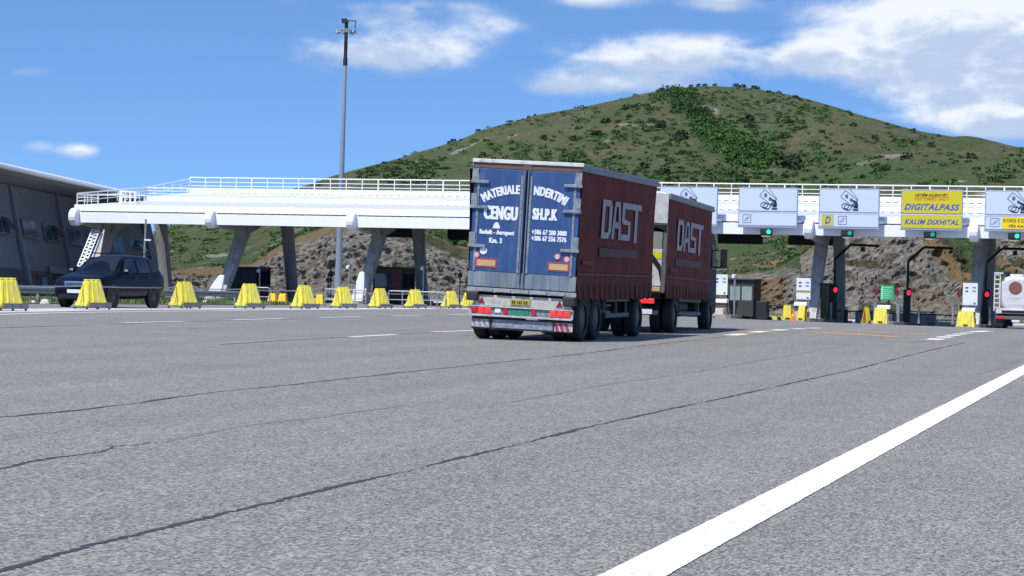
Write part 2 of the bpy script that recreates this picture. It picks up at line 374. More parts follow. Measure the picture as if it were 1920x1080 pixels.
M['cut'] = ground_mat('rock_cutting', dict(spec, scales=(.15, .45, .95), grass=(.050,.066,.026), dry=(.080,.070,.040), bd=.8), bs=1.6, bump=1.0)
M['verge'] = mat('verge_grass', (.075,.115,.025), .95, var=.3, scale=1.5, c2=(.16,.14,.07), c2amt=.5, bump=.5, bscale=20)
M['leaf'] = mat('scrub_leaves', (.050,.100,.034), .9, var=.35, scale=.25, c2=(.030,.055,.020), c2amt=.6, spec=.1)
M['leaf2'] = mat('bright_scrub_leaves', (.062,.135,.032), .9, var=.35, scale=.25, c2=(.030,.07,.014), c2amt=.5, spec=.1)
M['leafd'] = mat('dark_shrub_leaves', (.026,.044,.022), .9, var=.35, scale=.5, c2=(.03,.045,.02), spec=.1)

def loft_text(s, w_, h_, m, parent, X, name='lettering', bold=.02, shear=0, arc=None, t=.006, space=1.0):
    """text fitted in a w_ x h_ box centred on X (Matrix: x right, z up, -y out)"""
    cu = bpy.data.curves.new('txt', 'FONT'); cu.body = s; cu.size = 1; cu.offset = min(bold, .03); cu.shear = shear; cu.space_character = 1.10 if bold > .02 else space
    cu.extrude = 0; cu.resolution_u = 3
    ob = bpy.data.objects.new('txt', cu); col.objects.link(ob)
    dg = bpy.context.evaluated_depsgraph_get(); me = bpy.data.meshes.new_from_object(ob.evaluated_get(dg)); 
    bpy.data.objects.remove(ob)
    xs = [v.co.x for v in me.vertices]; ys = [v.co.y for v in me.vertices]
    x0, x1, y0, y1 = min(xs), max(xs), min(ys), max(ys)
    for v in me.vertices:
        a = ((v.co.x-x0)/(x1-x0)-.5)*w_; c = ((v.co.y-y0)/(y1-y0)-.5)*h_
        if arc:   # bend: arc = (radius, centre offset in x)
            Rr, ox = arc; th = (a+ox)/Rr
            p = Vector(((Rr+c)*math.sin(th)-ox, 0, (Rr+c)*math.cos(th)-Rr))
        else: p = Vector((a, 0, c))
        v.co = X @ (p+Vector((0, -t, 0)))
    if bold > .045 and not shear:      # heavier weight: three passes side by side, each a hair proud of the last
        vs0 = [v.co.copy() for v in me.vertices]; fs0 = [tuple(p.vertices) for p in me.polygons]; hx = X.to_3x3() @ Vector((1, 0, 0)); hy = X.to_3x3() @ Vector((0, -1, 0))
        sh_ = h_*.045; V = []; Fc = []
        for q, dx in enumerate((-1, 1, 0)):
            b_ = len(V); V += [v+hx*dx*sh_+hy*.001*q for v in vs0]; Fc += [tuple(b_+k for k in f) for f in fs0]
        me = bpy.data.meshes.new(name); me.from_pydata(V, [], Fc)
    me.materials.clear(); me.materials.append(m); me.name = name
    o = bpy.data.objects.new(name, me); col.objects.link(o); o.parent = parent
    return o
def TX(x, y, z, rz=0): return Matrix.Translation((x, y, z)) @ Matrix.Rotation(rz, 4, 'Z')

# ------------------------------------------------------------------ ground, road, markings
def sheet(name, x0, x1, y0, y1, step, m, dz=0, zf=gz, kind='structure'):
    mb = MB(); nx = int((x1-x0)/step)+1; ny = int((y1-y0)/step)+1
    vs = [(x0+i*(x1-x0)/nx, y0+j*(y1-y0)/ny) for j in range(ny+1) for i in range(nx+1)]
    vs = [(a, b, zf(a, b)+dz) for a, b in vs]
    fs = [(j*(nx+1)+i, j*(nx+1)+i+1, (j+1)*(nx+1)+i+1, (j+1)*(nx+1)+i) for j in range(ny) for i in range(nx)]
    mb.add(vs, fs); o = mb.build(name, m, smooth_=True); tag(o, kind=kind); return o
mb = MB()
mb.add([(-4000,-400,-4),(4000,-400,-4),(4000,5000,-4),(-4000,5000,-4)], [(0,1,2,3)])
tag(mb.build('ground', M['verge']), kind='structure')
sheet('road', -46, 78, -12, 186, 1.0, M['asphalt'])
LD = Vector((math.sin(R(16)), math.cos(R(16)), 0)); GD = Vector((math.cos(R(16)), -math.sin(R(16)), 0))

def strip(mb, pts, width, dz, jit=0, seed=0, mi=0, step=.5, wvar=0, taper=False):
    P = []
    for a, b in zip(pts, pts[1:]):
        n = max(1, int((b-a).length/step))
        for i in range(n): P.append(a.lerp(b, i/n))
    P.append(pts[-1])
    vs = []; n = len(P)
    for i, p in enumerate(P):
        d = (P[min(n-1, i+1)]-P[max(0, i-1)]); d.z = 0; d.normalize(); s = Vector((d.y, -d.x, 0))
        w_ = width
        if wvar: w_ = width*(1+wvar*1.8*mn.noise(Vector((i*.23*step*3, seed*7.1, 0)))) * (.75+.5*abs(mn.noise(Vector((i*1.3, seed, 3)))))
        if taper: w_ *= min(1, (i+.3)/3, (n-i-.7)/3)
        o = s*jit*(mn.noise(Vector((i*.17, seed*3.3, 1)))+.6*mn.noise(Vector((i*.9, seed*3.3, 4))))
        ea = width*.5*mn.noise(Vector((i*.83, seed*5.1, 9)))*bool(wvar); eb = width*.5*mn.noise(Vector((i*.91, seed*2.7, 15)))*bool(wvar)
        for q in (p+o-s*(w_/2+ea), p+o+s*(w_/2+eb)): vs.append((q.x, q.y, gz(q.x, q.y)+dz))
    mb.add(vs, [(2*i, 2*i+1, 2*i+3, 2*i+2) for i in range(n-1)], mi)
def G(*pts): return [gpt(x, y) for x, y in pts]

wm = MB()
a, b = G((1188, 1080), (1920, 693)); d = (b-a).normalized()
strip(wm, [a-d*10, b+d*46], .30, .006, jit=.006, seed=11, step=.05)
strip(wm, [G((0, 590))[0]-LD*6]+G((0, 590), (80, 587.5), (413, 583), (860, 579), (950, 578)), .26, .006)
for x0, y0, x1, y1 in ((230,605.5,345,603),(435,600,530,597.5),(600,596,677,594),(735,592.6,792,591.3),(840,590.3,900,589.2),
                       (657,632,742,627.5),(808,622.8,900,619.5)):
    strip(wm, G((x0, y0), (x1, y1)), .20, .006)
for x0, y0, x1, y1 in ((1368,629,1391,626.5),(1411,623.5,1431,621.5),(1452,619.8,1470,618.4),(1490,617.2,1506,616.5),(1520,615.7,1535,615.2),
                       (1750,637,1760,635),(1767,633.2,1776,631.4),(1783,629.7,1790,628.3),(1797,627.2,1803,626.1),(1810,625,1815,624.1),(1822,622.6,1856,621)):
    strip(wm, G((x0, y0), (x1, y1)), .42, .006, step=.3)
tag(wm.build('white_road_marking', M['paint']), kind='structure')
om = MB()
for x0, y0, x1, y1, w_ in ((1520,622.5,1690,632.5,.5),(1600,621,1740,628.5,.4),(1392,626.5,1402,625.6,.5),(1434,621.4,1444,620.6,.5),(1741,638.3,1749,637.2,.5)):
    strip(om, G((x0, y0), (x1, y1)), w_, .006, step=.3)
tag(om.build('orange_road_marking', M['painto']), kind='structure')
tm = MB()
strip(tm, [G((0,1070))[0]-LD*2]+G((0,1070),(75,1050),(165,1025),(280,996),(325,985),(425,962),(550,932),(655,907),(750,887),(850,862),(960,836),(1085,805),(1280,762),(1410,735),(1610,691),(1710,665),(1810,642)), .050, .003, jit=.03, seed=1, step=.045, wvar=.8)
strip(tm, [G((0,782))[0]-LD*4]+G((0,782),(150,769),(285,752),(400,736),(560,720),(750,699),(960,677),(1085,664),(1235,645),(1360,631)), .055, .003, jit=.05, seed=2, step=.2, wvar=.7)
strip(tm, [G((0,880))[0]-LD*2]+G((0,880),(75,862),(150,853),(190,847),(215,838),(298,829)), .055, .003, jit=.03, seed=3, step=.045, wvar=.8, taper=True)
strip(tm, G((415,646),(560,637),(655,632),(742,627.5),(830,622.5)), .09, .003, jit=.05, seed=4, step=.4, wvar=.6)
strip(tm, [G((0,615))[0]-LD*4]+G((0,615),(230,607.5),(430,601),(600,597),(860,591)), .12, .003, jit=.05, seed=5, step=.5, wvar=.6)
tag(tm.build('tar_seam', M['tar']), kind='structure')
tm = MB()
strip(tm, G((300,829),(340,821),(450,800),(560,787),(760,760)), .10, .002, jit=.05, seed=6, step=.3, wvar=.9)
strip(tm, G((960,754),(1130,722),(1300,698),(1450,672),(1600,645)), .08, .002, jit=.05, seed=7, step=.3, wvar=.9)
strip(tm, G((1830,702),(1880,690),(1918,672)), .14, .002, jit=.06, seed=8, step=.3, wvar=.9, taper=True)
strip(tm, G((1690,643),(1730,640),(1760,637)), .3, .002, jit=.05, seed=9, step=.3, wvar=.9, taper=True)
tag(tm.build('faint_tar_seam', M['tarfaint']), kind='structure')

# concrete strip under the yellow barriers
BAR = [(12,70),(172,77),(345,86.5),(467,92.5),(570,98.5),(643,108),(712,115),(778,124),(845,132.5),(879,146)]
def flat(px, D):
    p = at(px, 560, D); return Vector((p.x, p.y, gz(p.x, p.y)))
BP = [flat(px, D) for px, D in BAR]
cm = MB(); bd = (BP[8]-BP[1]); bd.z = 0; bd.normalize(); bs_ = Vector((bd.y, -bd.x, 0))
strip(cm, [BP[0]-bd*20, BP[1], BP[4], BP[8], BP[8]+bd*16], 2.4, .004)
tag(cm.build('concrete_strip', M['pale']), kind='structure')

# verge of grass behind the guardrail
g0 = flat(-70, 88); gdir = (flat(452, 121)-g0); gdir.z = 0; gdir.normalize(); gn = Vector((-gdir.y, gdir.x, 0))
vm = MB(); vs = []; L_ = 60
for i in range(41):
    for j in range(9):
        p = g0+gdir*(i/40*L_-14)+gn*(j*1.5-1.4)
        vs.append((p.x, p.y, gz(p.x, p.y)+.03+.10*smooth(0, 2, j)*(1+mn.noise(p*.4))))
vm.add(vs, [(i*9+j, i*9+j+1, (i+1)*9+j+1, (i+1)*9+j) for i in range(40) for j in range(8)])
tag(vm.build('verge', M['verge'], smooth_=True), kind='structure')
tf = MB()
for k in range(5200):
    p = g0+gdir*rnd.uniform(-10, 44)+gn*rnd.uniform(-1.4, 6)
    if mn.noise(p*.5) < -.25: continue
    h = rnd.uniform(.10, .32); a = rnd.uniform(0, 6.28); dx = math.cos(a)*.03; dy = math.sin(a)*.03; z = gz(p.x, p.y)+.04
    tf.add([(p.x-dx, p.y-dy, z), (p.x+dx, p.y+dy, z), (p.x+rnd.uniform(-.1,.1), p.y+rnd.uniform(-.1,.1), z+h)], [(0,1,2)])
tag(tf.build('verge_grass', M['verge']), 'short green grass on the verge behind the guardrail', 'grass', kind='stuff')

# ------------------------------------------------------------------ hill and rock cutting
def interp(tab, x):
    if x <= tab[0][0]: return tab[0][1]
    for (a, ya), (b, yb) in zip(tab, tab[1:]):
        if x <= b: return ya+(yb-ya)*(x-a)/(b-a)
    return tab[-1][1]
CREST = [(-900,520),(-200,512),(150,500),(265,455),(292,437),(330,421),(450,388),(590,350),(640,334),(720,305),(780,284),(850,264),(900,242),(950,228),(1000,215),(1100,196),(1200,174),
         (1270,163),(1330,160),(1400,164),(1450,172),(1500,183),(1550,197),(1600,213),(1700,241),(1800,263),(1920,278),(2100,310),(2600,380),(3400,440)]
CUT = [(-900,528),(150,528),(290,512),(330,506),(400,499),(470,494),(520,462),(560,440),(620,420),(680,412),(740,416),(800,436),(860,462),(1000,482),(1200,500),(1340,516),(1400,512),(1450,506),(1500,480),
       (1540,450),(1580,415),(1640,385),(1700,366),(1800,362),(1920,360),(2100,356),(3400,400)]
DC = 700.0; D0 = 236.0; DB = 192.0
def pxX(X, D): return 960+F*X/D
def z_ray(px, py, D):     # height of a pixel's ray at distance D
    return at(px, py, D).z
def hill_z(X, Y):
    pc = pxX(X*DC/Y*.55+X*.45, DC)       # blend so the hill keeps its own shape away from the crest
    pc = pxX(X, Y)*.75+pxX(X, DC)*.25 if Y < DC else pxX(X, DC)
    zc = z_ray(pc, interp(CREST, pc), DC); zk = z_ray(pxX(X, Y), interp(CUT, pxX(X, Y)), D0)
    t = (Y-D0)/(DC-D0)
    if t <= 1:
        s = max(0, t); base = zk+(zc-zk)*(s**1.12)
        n = mn.fractal(Vector((X*.018, Y*.018, 3)), 1, 2.1, 5)*5.5*math.sin(math.pi*min(1, s))**.7
        n += mn.fractal(Vector((X*.11, Y*.11, 7)), 1, 2.1, 3)*.55*min(1, s*8+.2)
        if s > .9: n *= (1-s)*10*.85+.15
        return base+n
    return zc*(1-.6*smooth(1, 1.5, t))-(t-1)*14
xs = []; x = -330.0
while x < 470:
    xs.append(x); x += 1.9 if -130 < x < 190 else 7
ys = [D0-1.2]; y = D0
while y < 830: ys.append(y); y += 3.0 if y < 420 else (5.0 if y < 702 else 22)
hv = []; hm = []
for yy in ys:
    for xx in xs:
        X = xx*(yy/DC*.78+.22) if yy < DC else xx
        Y = yy+.0
        hv.append((X, Y, hill_z(X, Y)-(2.5 if Y < D0 else 0)))
        g = mn.fractal(Vector((X*.03, Y*.03, 11)), 1, 2, 4)
        rk = max(0, mn.fractal(Vector((X*.09, Y*.05, 21)), 1, 2.2, 5)*1.5-.42)
        lush = min(1, max(0, g*1.3+.12))
        px = pxX(X, Y)
        ft = 1-smooth(260, 420, Y); fo = mn.fractal(Vector((X*.16, Y*.12, 51)), 1, 2.1, 4)
        hm.append((min(.62, rk*(1.2 if px < 1350 else .7)+ft*max(0, fo-.12)*1.3), (.0 if Y > 245 or px < 1500 else .4)+ft*max(0, -fo-.1)*1.1, lush*.7))
mb = MB(); nx = len(xs)
mb.add(hv, [(j*nx+i, j*nx+i+1, (j+1)*nx+i+1, (j+1)*nx+i) for j in range(len(ys)-1) for i in range(nx-1)])
hill = mb.build('hillside', M['hill'], smooth_=True); tag(hill, kind='structure')
def setmask(o, masks):
    ca = o.data.color_attributes.new('mask', 'FLOAT_COLOR', 'POINT')
    ca.data.foreach_set('color', [c for mk in masks for c in (mk[0], mk[1], mk[2], 1)])
setmask(hill, hm)

def cut_mask(px, h, X, Z, py):
    """h 0..1 up the face"""
    n = mn.fractal(Vector((X*.12, Z*.2, 5)), 1, 2, 4)
    rock = 1; och = 0; lush = 0
    if px < 900:
        band = interp([(250,.80),(420,.85),(560,.91),(700,.96),(800,.84),(900,.8)], px)
        rock = (1 if px < 730 else .66+.5*n) if h < band+.14*n else 0
        och = 1 if band-.06+.12*n < h < band+.20+.15*n and px < 770 else (.55 if h > band-.05 and n > -.05 else 0)
        if px > 720: och *= .8; lush = .8 if h > band+.2 else 0
        else: lush = .5 if h > band+.2 else 0
    elif px < 1500:
        rock = 1 if (h < .42 + .2*n or (px > 1440 and h < .75)) else .35+.7*n
        och = .62 if (.30+.15*n < h < .80 and px < 1470) else (.3 if n > .1 else 0); lush = .7 if h > .82 else 0
    else:
        rock = .74+.9*mn.noise(Vector((X*.5, Z*.7, 31))); och = .50 if n > .25 else .10
        q = px-1740+(452-py)*.9          # diagonal vein, down-left to up-right
        if -50 < q-20+40*n < 0: och = .85
        if 0 < q+24*n-20 < 72 and py < 545: rock = 0; lush = .2+.8*(22 < q-20 < 62); och = 0
        if 92 <= q+20*n < 112 and py < 530: och = .8
        if py < 372: rock = .3; och = .35
    return rock, och, lush
def make_cut():
    NX = 620; NR = 84; vs = []; mk = []
    for j in range(NR+1):
        h = j/NR
        for i in range(NX+1):
            px = -420+i*(2750/NX); 
            cutpy = interp(CUT, px); ytop = z_ray(px, cutpy, D0)
            zb = -2.2
            prof = .20*h+.80*(h**1.35)
            if px < 1500: prof = h
            D = DB+(D0-DB+1.0)*(h**.9)
            bench = .0
            z = zb+(ytop-zb)*prof
            X = (px-960)/F*(DB*.5+D*.5)*1.0
            X = (px-960)/F*D
            v = Vector((X, D, z))
            # craggy displacement
            vo = mn.voronoi(Vector((X*.55+.3*mn.noise(Vector((X*.2,z*.3,1))), D*.42, z*.62+9)))[0]
            crag = (vo[1]-vo[0])
            vo2 = mn.voronoi(Vector((X*1.7, D*1.2, z*1.9)))[0]
            amp = math.sin(math.pi*min(1, h*1.02))**.5 if 0 < h < 1 else 0
            rk, oc, lu = cut_mask(px, h, X, z, z_to_py(px, z, D))
            k = (.55+.45*rk)*amp
            d = crag*1.25*k+(vo2[1]-vo2[0])*.75*k+(mn.noise(Vector((X*1.9, D*1.2, z*2.1))))*.5*k+.7*k*mn.noise(Vector((X*.12, D*.1, (z-X*.22)*1.5)))+mn.fractal(Vector((X*.11, z*.2, 2)), 1, 2, 4)*1.3*amp
            v.y -= d*1.25; v.z += d*.45*amp
            v.x += mn.noise(Vector((X*.9, z*.9, 4)))*.45*k
            vs.append(tuple(v)); mk.append((rk, oc, lu))
    for i in range(NX+1):      # tuck the top edge under the hillside
        px = -420+i*(2750/NX); D = D0+9; X = (px-960)/F*D; vs.append((X, D, hill_z(X, D)-.5)); mk.append(mk[NR*(NX+1)+i])
    m_ = MB(); n = NX+1; NR += 1
    m_.add(vs, [(j*n+i, j*n+i+1, (j+1)*n+i+1, (j+1)*n+i) for j in range(NR) for i in range(NX)])
    o = m_.build('rock_cutting', M['cut']); tag(o, kind='structure'); setmask(o, mk)
def z_to_py(px, z, D):
    H = 494.6+.02357*px
    return H-(z-CAMZ)/D*F
make_cut()
# flat ground between the toll apron and the cutting
sheet('ground_apron', -110, 130, 184, 198, 7, M['pale'], dz=-.02)

# scrub on the hill
def on_hill(px, py):
    D = D0+1
    while D < DC+4:
        p = at(px, py, D)
        if hill_z(p.x, p.y) >= p.z: return Vector((p.x, p.y, hill_z(p.x, p.y)))
        D += 2.5
    return None
def clump(mb, c, rx, rz_, n, rn, leaf=.55):
    for _ in range(n):
        a = rn.uniform(0, 6.283); u = rn.random()**.4; e = rn.uniform(-.2, 1)
        q = Vector((math.cos(a)*rx*u*math.sqrt(max(.05, 1-e*e*.8)), math.sin(a)*rx*u*math.sqrt(max(.05, 1-e*e*.8)), e*rz_))
        q += c
        n_ = Vector((rn.uniform(-1,1), rn.uniform(-1,1), rn.uniform(-.2,1))).normalized(); t = n_.orthogonal().normalized(); b = n_.cross(t)
        s = leaf*rn.uniform(.5, 1.1); an = rn.uniform(0, 3); t2 = t*math.cos(an)+b*math.sin(an); b2 = n_.cross(t2)
        mb.add([q-t2*s*.5-b2*s*.3, q+t2*s*.5-b2*s*.4, q+t2*s*.35+b2*s*.5, q-t2*s*.4+b2*s*.4], [(0,1,2,3)])
def seg_d(p, a, b):
    ax, ay = a; bx, by = b; t = max(0, min(1, ((p[0]-ax)*(bx-ax)+(p[1]-ay)*(by-ay))/((bx-ax)**2+(by-ay)**2)))
    return math.hypot(p[0]-ax-t*(bx-ax), p[1]-ay-t*(by-ay))
GUL = [(1245,168),(1285,185),(1300,215),(1335,240),(1360,262),(1395,285),(1425,305)]
PATCH = [(1395,205,28,14,.6),(1455,205,62,26,.55),(1480,225,30,18,.8),(1400,228,40,14,.5),(1180,205,22,8,.6),(1190,240,40,18,.35),(1265,255,45,22,.35),(1140,262,60,10,.3),(1420,255,50,14,.3),(1510,250,40,14,.3),(1560,268,50,12,.35),(1545,308,55,14,.5),(1620,262,40,10,.3),
         (1120,318,95,22,.5),(1330,330,110,18,.55),(1215,330,80,14,.5),(1300,305,50,16,.4),(960,310,80,20,.25),(1040,300,60,20,.3),(740,320,70,16,.7),(690,330,40,10,.5)]
scA = MB(); scB = MB(); scN = 0; tries = 0
while tries < 21000:
    tries += 1
    px = rnd.uniform(560, 1935); py = rnd.uniform(158, 352)
    if py < interp(CREST, px)+1: continue
    dg_ = min(seg_d((px, py), a, b) for a, b in zip(GUL, GUL[1:]))
    n = mn.fractal(Vector((px*.012, py*.03, 2)), 1, 2, 4)
    dg_ *= 1+.9*mn.noise(Vector((px*.03, py*.05, 8)))
    pr = max(.06, .12+n*.6)
    if dg_ < 19: pr = 1.0 if rnd.random() < .9 else .4
    elif dg_ < 30: pr = max(pr, .35)
    if 1390 < px < 1520 and 168 < py < 235: pr = max(pr, .35+n*.5)
    if 1290 < px < 1500 and 240 < py < 345: pr = max(pr, .13+n*.4)
    if 690 < px < 830 and 300 < py < 345: pr = max(pr, .45+n*.4)
    if 1090 < px < 1480 and 300 < py < 350: pr = max(pr, .20+n*.4)
    for ex, ey, ea, eb, ew in PATCH:
        if ((px-ex)/ea)**2+((py-ey)/eb)**2 < 1+1.2*mn.noise(Vector((px*.02, py*.04, 12))): pr = max(pr, ew)
    if px > 1560: pr *= .55
    if rnd.random() > pr*.55: continue
    p = on_hill(px, py)
    if p is None: continue
    r = rnd.uniform(.5, 1.7)*(.6+.55*p.y/700)*(1.35 if dg_ < 25 else .75 if n > .1 else .5)
    lush = dg_ < 26 and py > 225 or n > .3
    clump(scB if (lush and rnd.random() < .6) else scA, p+Vector((0, 0, r*.05)), r, r*rnd.uniform(.35,.6), int(16+r*20), rnd, .46*(.5+.3*r))
    scN += 1
for _ in range(5200):
    px, py = rnd.uniform(285, 1560), rnd.uniform(424, 515)
    if 880 < px < 1335 or rnd.random() > .25+1.1*mn.fractal(Vector((px*.02, py*.05, 44)), 1, 2, 3): continue
    p = on_hill(px, py)
    if p is None: continue
    r = rnd.uniform(.15, .55)*(p.y/260); clump(scA if rnd.random() < .8 else scB, p, r*1.3, r*.6, 14, rnd, .22*(p.y/260))
tag(scA.build('hillside_scrub', M['leaf']), 'dark green scrub covering the gully and slopes of the hill', 'scrub', kind='stuff')
tag(scB.build('lush_hillside_scrub', M['leaf2']), 'bright green scrub in the gully down the middle of the hill', 'scrub', kind='stuff')
protos = []
for k in range(4):
    m_ = MB(); clump(m_, Vector((0, 0, .0)), 1.25, 1.25, 120, random.Random(k), .42); protos.append(m_.build('shrub', M['leafd']))
first = [True]*4
spots = [(843,259,1.1),(850,258,1.3),(897,242,1.2),(958,227,.9),(992,214,.9),(1003,212,.8),(1190,174,.8),(1296,160,1.1),(1310,159,1.1),(1322,160,1.2),(1340,160,.9),(1380,162,1.4),(1393,164,1.5),(1414,164,1.4),
         (1420,166,1.2),(1442,172,1.0),(1460,174,1.1),(1492,184,1.4),(1500,187,1.0),(1515,190,.8),(1549,200,.9),(1596,216,.8),(1683,238,.7),(1712,247,1.2),(1760,256,.8),(720,306,.9),(760,293,.8),
         (1137,232,1.2),(1173,204,1.1),(1120,255,1.4),(1155,250,1.1),(1278,262,1.6),(1404,228,1.3),(1410,238,1.2),(1480,316,2.2),(1488,308,1.4),(1345,262,1.0),(1222,228,1.0),(1240,238,1.1),(1076,262,1.0),
         (1600,236,.8),(1640,262,.8),(1700,300,.9),(1745,278,.8),(1820,300,.9),(1570,290,.8),(1660,320,.8),(1020,262,.9),(960,270,.8),(905,292,.9),(1180,160+60,.8),(1432,312,1.2),(1206,316,1.0),(1244,330,1.1)]
for i, (px, py, s) in enumerate(spots):
    p = None; q = py+1
    while p is None and q < py+30: p = on_hill(px, q); q += 1
    if p is None: continue
    k = i % 4
    o = protos[k] if first[k] else protos[k].copy()
    if not first[k]: col.objects.link(o)
    first[k] = False; o.location = p+Vector((0, 0, -.15)); s *= .72 if i < 27 else 1
    o.scale = (s*1.0, s*1.0, s*rnd.uniform(.75, .95)); o.rotation_euler = (0, 0, rnd.uniform(0, 6))
    tag(o, 'small dark shrub standing alone on the grassy hill behind the toll canopy', 'shrub', 'lone dark shrubs on the hill')
# ------------------------------------------------------------------ toll canopy (local frame: x along the front, y away, z up)
RZ = R(-16)
A0 = at(141, 425, 166.2); A0.z = 0
def T(t, s, z=0): return Vector((A0.x, A0.y, z))+GD*(t*.9925)+LD*s
def Tg(t, s, dz=0):
    p = T(t, s); p.z = gz(p.x, p.y)+dz; return p
def gl(t, s): return Tg(t, s).z
canopy = thing('toll_canopy', 'long white stepped toll plaza canopy on pairs of leaning concrete columns', 'canopy', (A0.x, A0.y, 0), RZ)
T1 = 84.0
Z0, Z1 = 4.66, 5.44      # fascia bottom and top
mb = MB()
prof = [(0,Z0),(0,Z1),(.35,Z1+.02)]
fr_ = [k*10.918 for k in range(8)]
for i, t in enumerate(fr_):
    a = t+.30; b = min(T1, t+10.62)
    mb.prism([(0,Z0),(0,Z1),(.30,Z1),(.30,Z0+.1)], a, b, 'x')
mb.build('fascia', M['white'], canopy, bevel=.015)
# fins (rounded bracket ends)
for t in fr_:
    m_ = MB(); pr = [(-.45+.55*0, Z0+.30)]
    pr = []
    for k in range(9): a = math.pi*(.5+k/8); pr.append((-.05+.62*math.cos(a), (Z0+Z1)/2+.02+.66*math.sin(a)))
    pr = pr+[(.9, Z0-.10), (.9, Z1+.05)]
    m_.prism(pr, t-.30, t+.30, 'x'); m_.build('bracket_end', M['white'], canopy, bevel=.12, seg=3, smooth_=False)
# tiers: curbs and corrugated decks
TI = [(.35, Z1+.10, .46, .10), (12.0, 6.72, .34, 3.2), (20.2, 7.72, .30, 8.6)]   # s, z of curb foot, curb height, left start offset (canopy end is stepped)
dk = MB(); cb = MB(); gap = MB()
for k, (s0, z0, hc, _) in enumerate(TI):
    cb.bx(-.30 if k == 0 else -.2, T1, s0, s0+.28, z0, z0+hc)
    if k == 0: s1, z1 = TI[1][0], TI[1][1]
    elif k == 1: s1, z1 = TI[2][0], TI[2][1]
    else: s1, z1 = 22.5, z0+hc
    if k < 2:
        # corrugated deck with ribs running up the slope
        n = int(T1/.62)
        za = z0+hc-.06
        dk.add([(-.2,s0+.28,za),(T1,s0+.28,za),(T1,s1,z1-.05),(-.2,s1,z1-.05)], [(0,1,2,3)])
        for i in range(n):
            x = i*.62
            dk.add([(x,s0+.28,za+.002),(x+.10,s0+.28,za+.07),(x+.22,s0+.28,za+.07),(x+.32,s0+.28,za+.002),(x,s1,z1-.048),(x+.10,s1,z1+.02),(x+.22,s1,z1+.02),(x+.32,s1,z1-.048)],
                   [(0,1,5,4),(1,2,6,5),(2,3,7,6),(0,3,2,1)])
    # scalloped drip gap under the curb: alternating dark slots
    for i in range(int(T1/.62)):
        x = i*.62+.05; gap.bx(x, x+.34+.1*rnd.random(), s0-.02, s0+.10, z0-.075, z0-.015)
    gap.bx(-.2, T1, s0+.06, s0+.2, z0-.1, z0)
cb.build('curb', M['white'], canopy, bevel=.02)
dk.build('roof_deck', M['deck'], canopy)
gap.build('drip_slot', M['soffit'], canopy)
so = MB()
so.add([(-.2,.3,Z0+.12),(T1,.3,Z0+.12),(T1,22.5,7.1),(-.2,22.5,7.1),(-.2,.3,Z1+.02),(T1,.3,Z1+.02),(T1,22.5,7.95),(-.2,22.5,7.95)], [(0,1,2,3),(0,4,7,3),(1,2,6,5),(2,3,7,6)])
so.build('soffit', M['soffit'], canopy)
# railings along each tier and the left edge
def railing(mb, pts, h, post, rails=(1.0, .68, .36), r=.035, thick=None):
    for a, b in zip(pts, pts[1:]):
        a = Vector(a); b = Vector(b)
        for q in rails: mb.tube(a+Vector((0,0,h*q)), b+Vector((0,0,h*q)), r*(1.25 if q == 1 else .8), 6)
        n = max(1, round((b-a).length/post))
        for i in range(n+1):
            p = a.lerp(b, i/n); mb.tube(p, p+Vector((0,0,h)), r*(1.7 if thick and i % thick == 0 else 1.0), 6)
rl = MB(); railing(rl, [(-.1,20.6,8.02),(T1,20.6,8.02)], .98, 1.37, rails=(1,.62,.30,.06), r=.037, thick=4); rl.build('railing', M['whiterail'], canopy)
rl = MB(); railing(rl, [(-.1,12.3,7.05),(T1,12.3,7.05)], .72, 5.5, r=.03); rl.build('railing', M['whiterail'], canopy)
rl = MB(); railing(rl, [(-.1,.5,5.98),(T1,.5,5.98)], .74, 5.5, rails=(1,), r=.022)
railing(rl, [(-.1,.5,5.98),(1.6,.5,5.98)], .8, .55, r=.03); railing(rl, [(-.1,.5,5.98),(3.8,.5,5.98)], .8, 3, rails=(1,), r=.03)
railing(rl, [(-.15,.5,5.98),(-.15,12.3,6.95),(-.15,20.6,8.02)], .85, 1.6, r=.035); rl.build('railing', M['whiterail'], canopy)
# columns: a front leg and a back leg per frame, and the cantilever bracket
def leg(mb, s_top, s_bot, ztop, zbot, w1, w2, d1, d2, chamf=.3):
    N_ = 12
    vs = []
    for (s, z, wx, wy) in ((s_bot, zbot, w2, d2), (s_top, ztop, w1, d1)):
        for i in range(N_):
            a = 2*math.pi*(i+.5)/N_; c = math.cos(a); q = math.sin(a)
            rr = 1/max(abs(c), abs(q))**.55
            vs.append((c*rr*wx/2*.93, s+q*rr*wy/2*.93, z))
    mb.add(vs, [(i, (i+1) % N_, N_+(i+1) % N_, N_+i) for i in range(N_)]+[tuple(range(N_-1,-1,-1)), tuple(range(N_, 2*N_))])
for t in fr_:
    zf = gl(t, 2); zr = gl(t, 15)
    m_ = MB(); m_.X = Matrix.Translation((t, 0, 0)); leg(m_, 6.4, 1.9, Z0+.15, zf, 1.05, .80, 1.3, 1.0); m_.build('column', M['concrete'], canopy)
    m_ = MB(); m_.X = Matrix.Translation((t, 0, 0)); leg(m_, 14.5, 16.5, 6.2, zr, .95, .85, 1.2, 1.0); m_.build('column', M['concrete'], canopy)
    m_ = MB(); m_.prism([(.25,Z0-.08),(.25,Z0+.5),(10.2,Z0+1.5),(8.6,Z0-.02),(7.0,Z0-.38),(5.0,Z0-.42),(3.2,Z0-.30)], t-.28, t+.28, 'x'); m_.build('bracket', M['concrete'], canopy, bevel=.05)
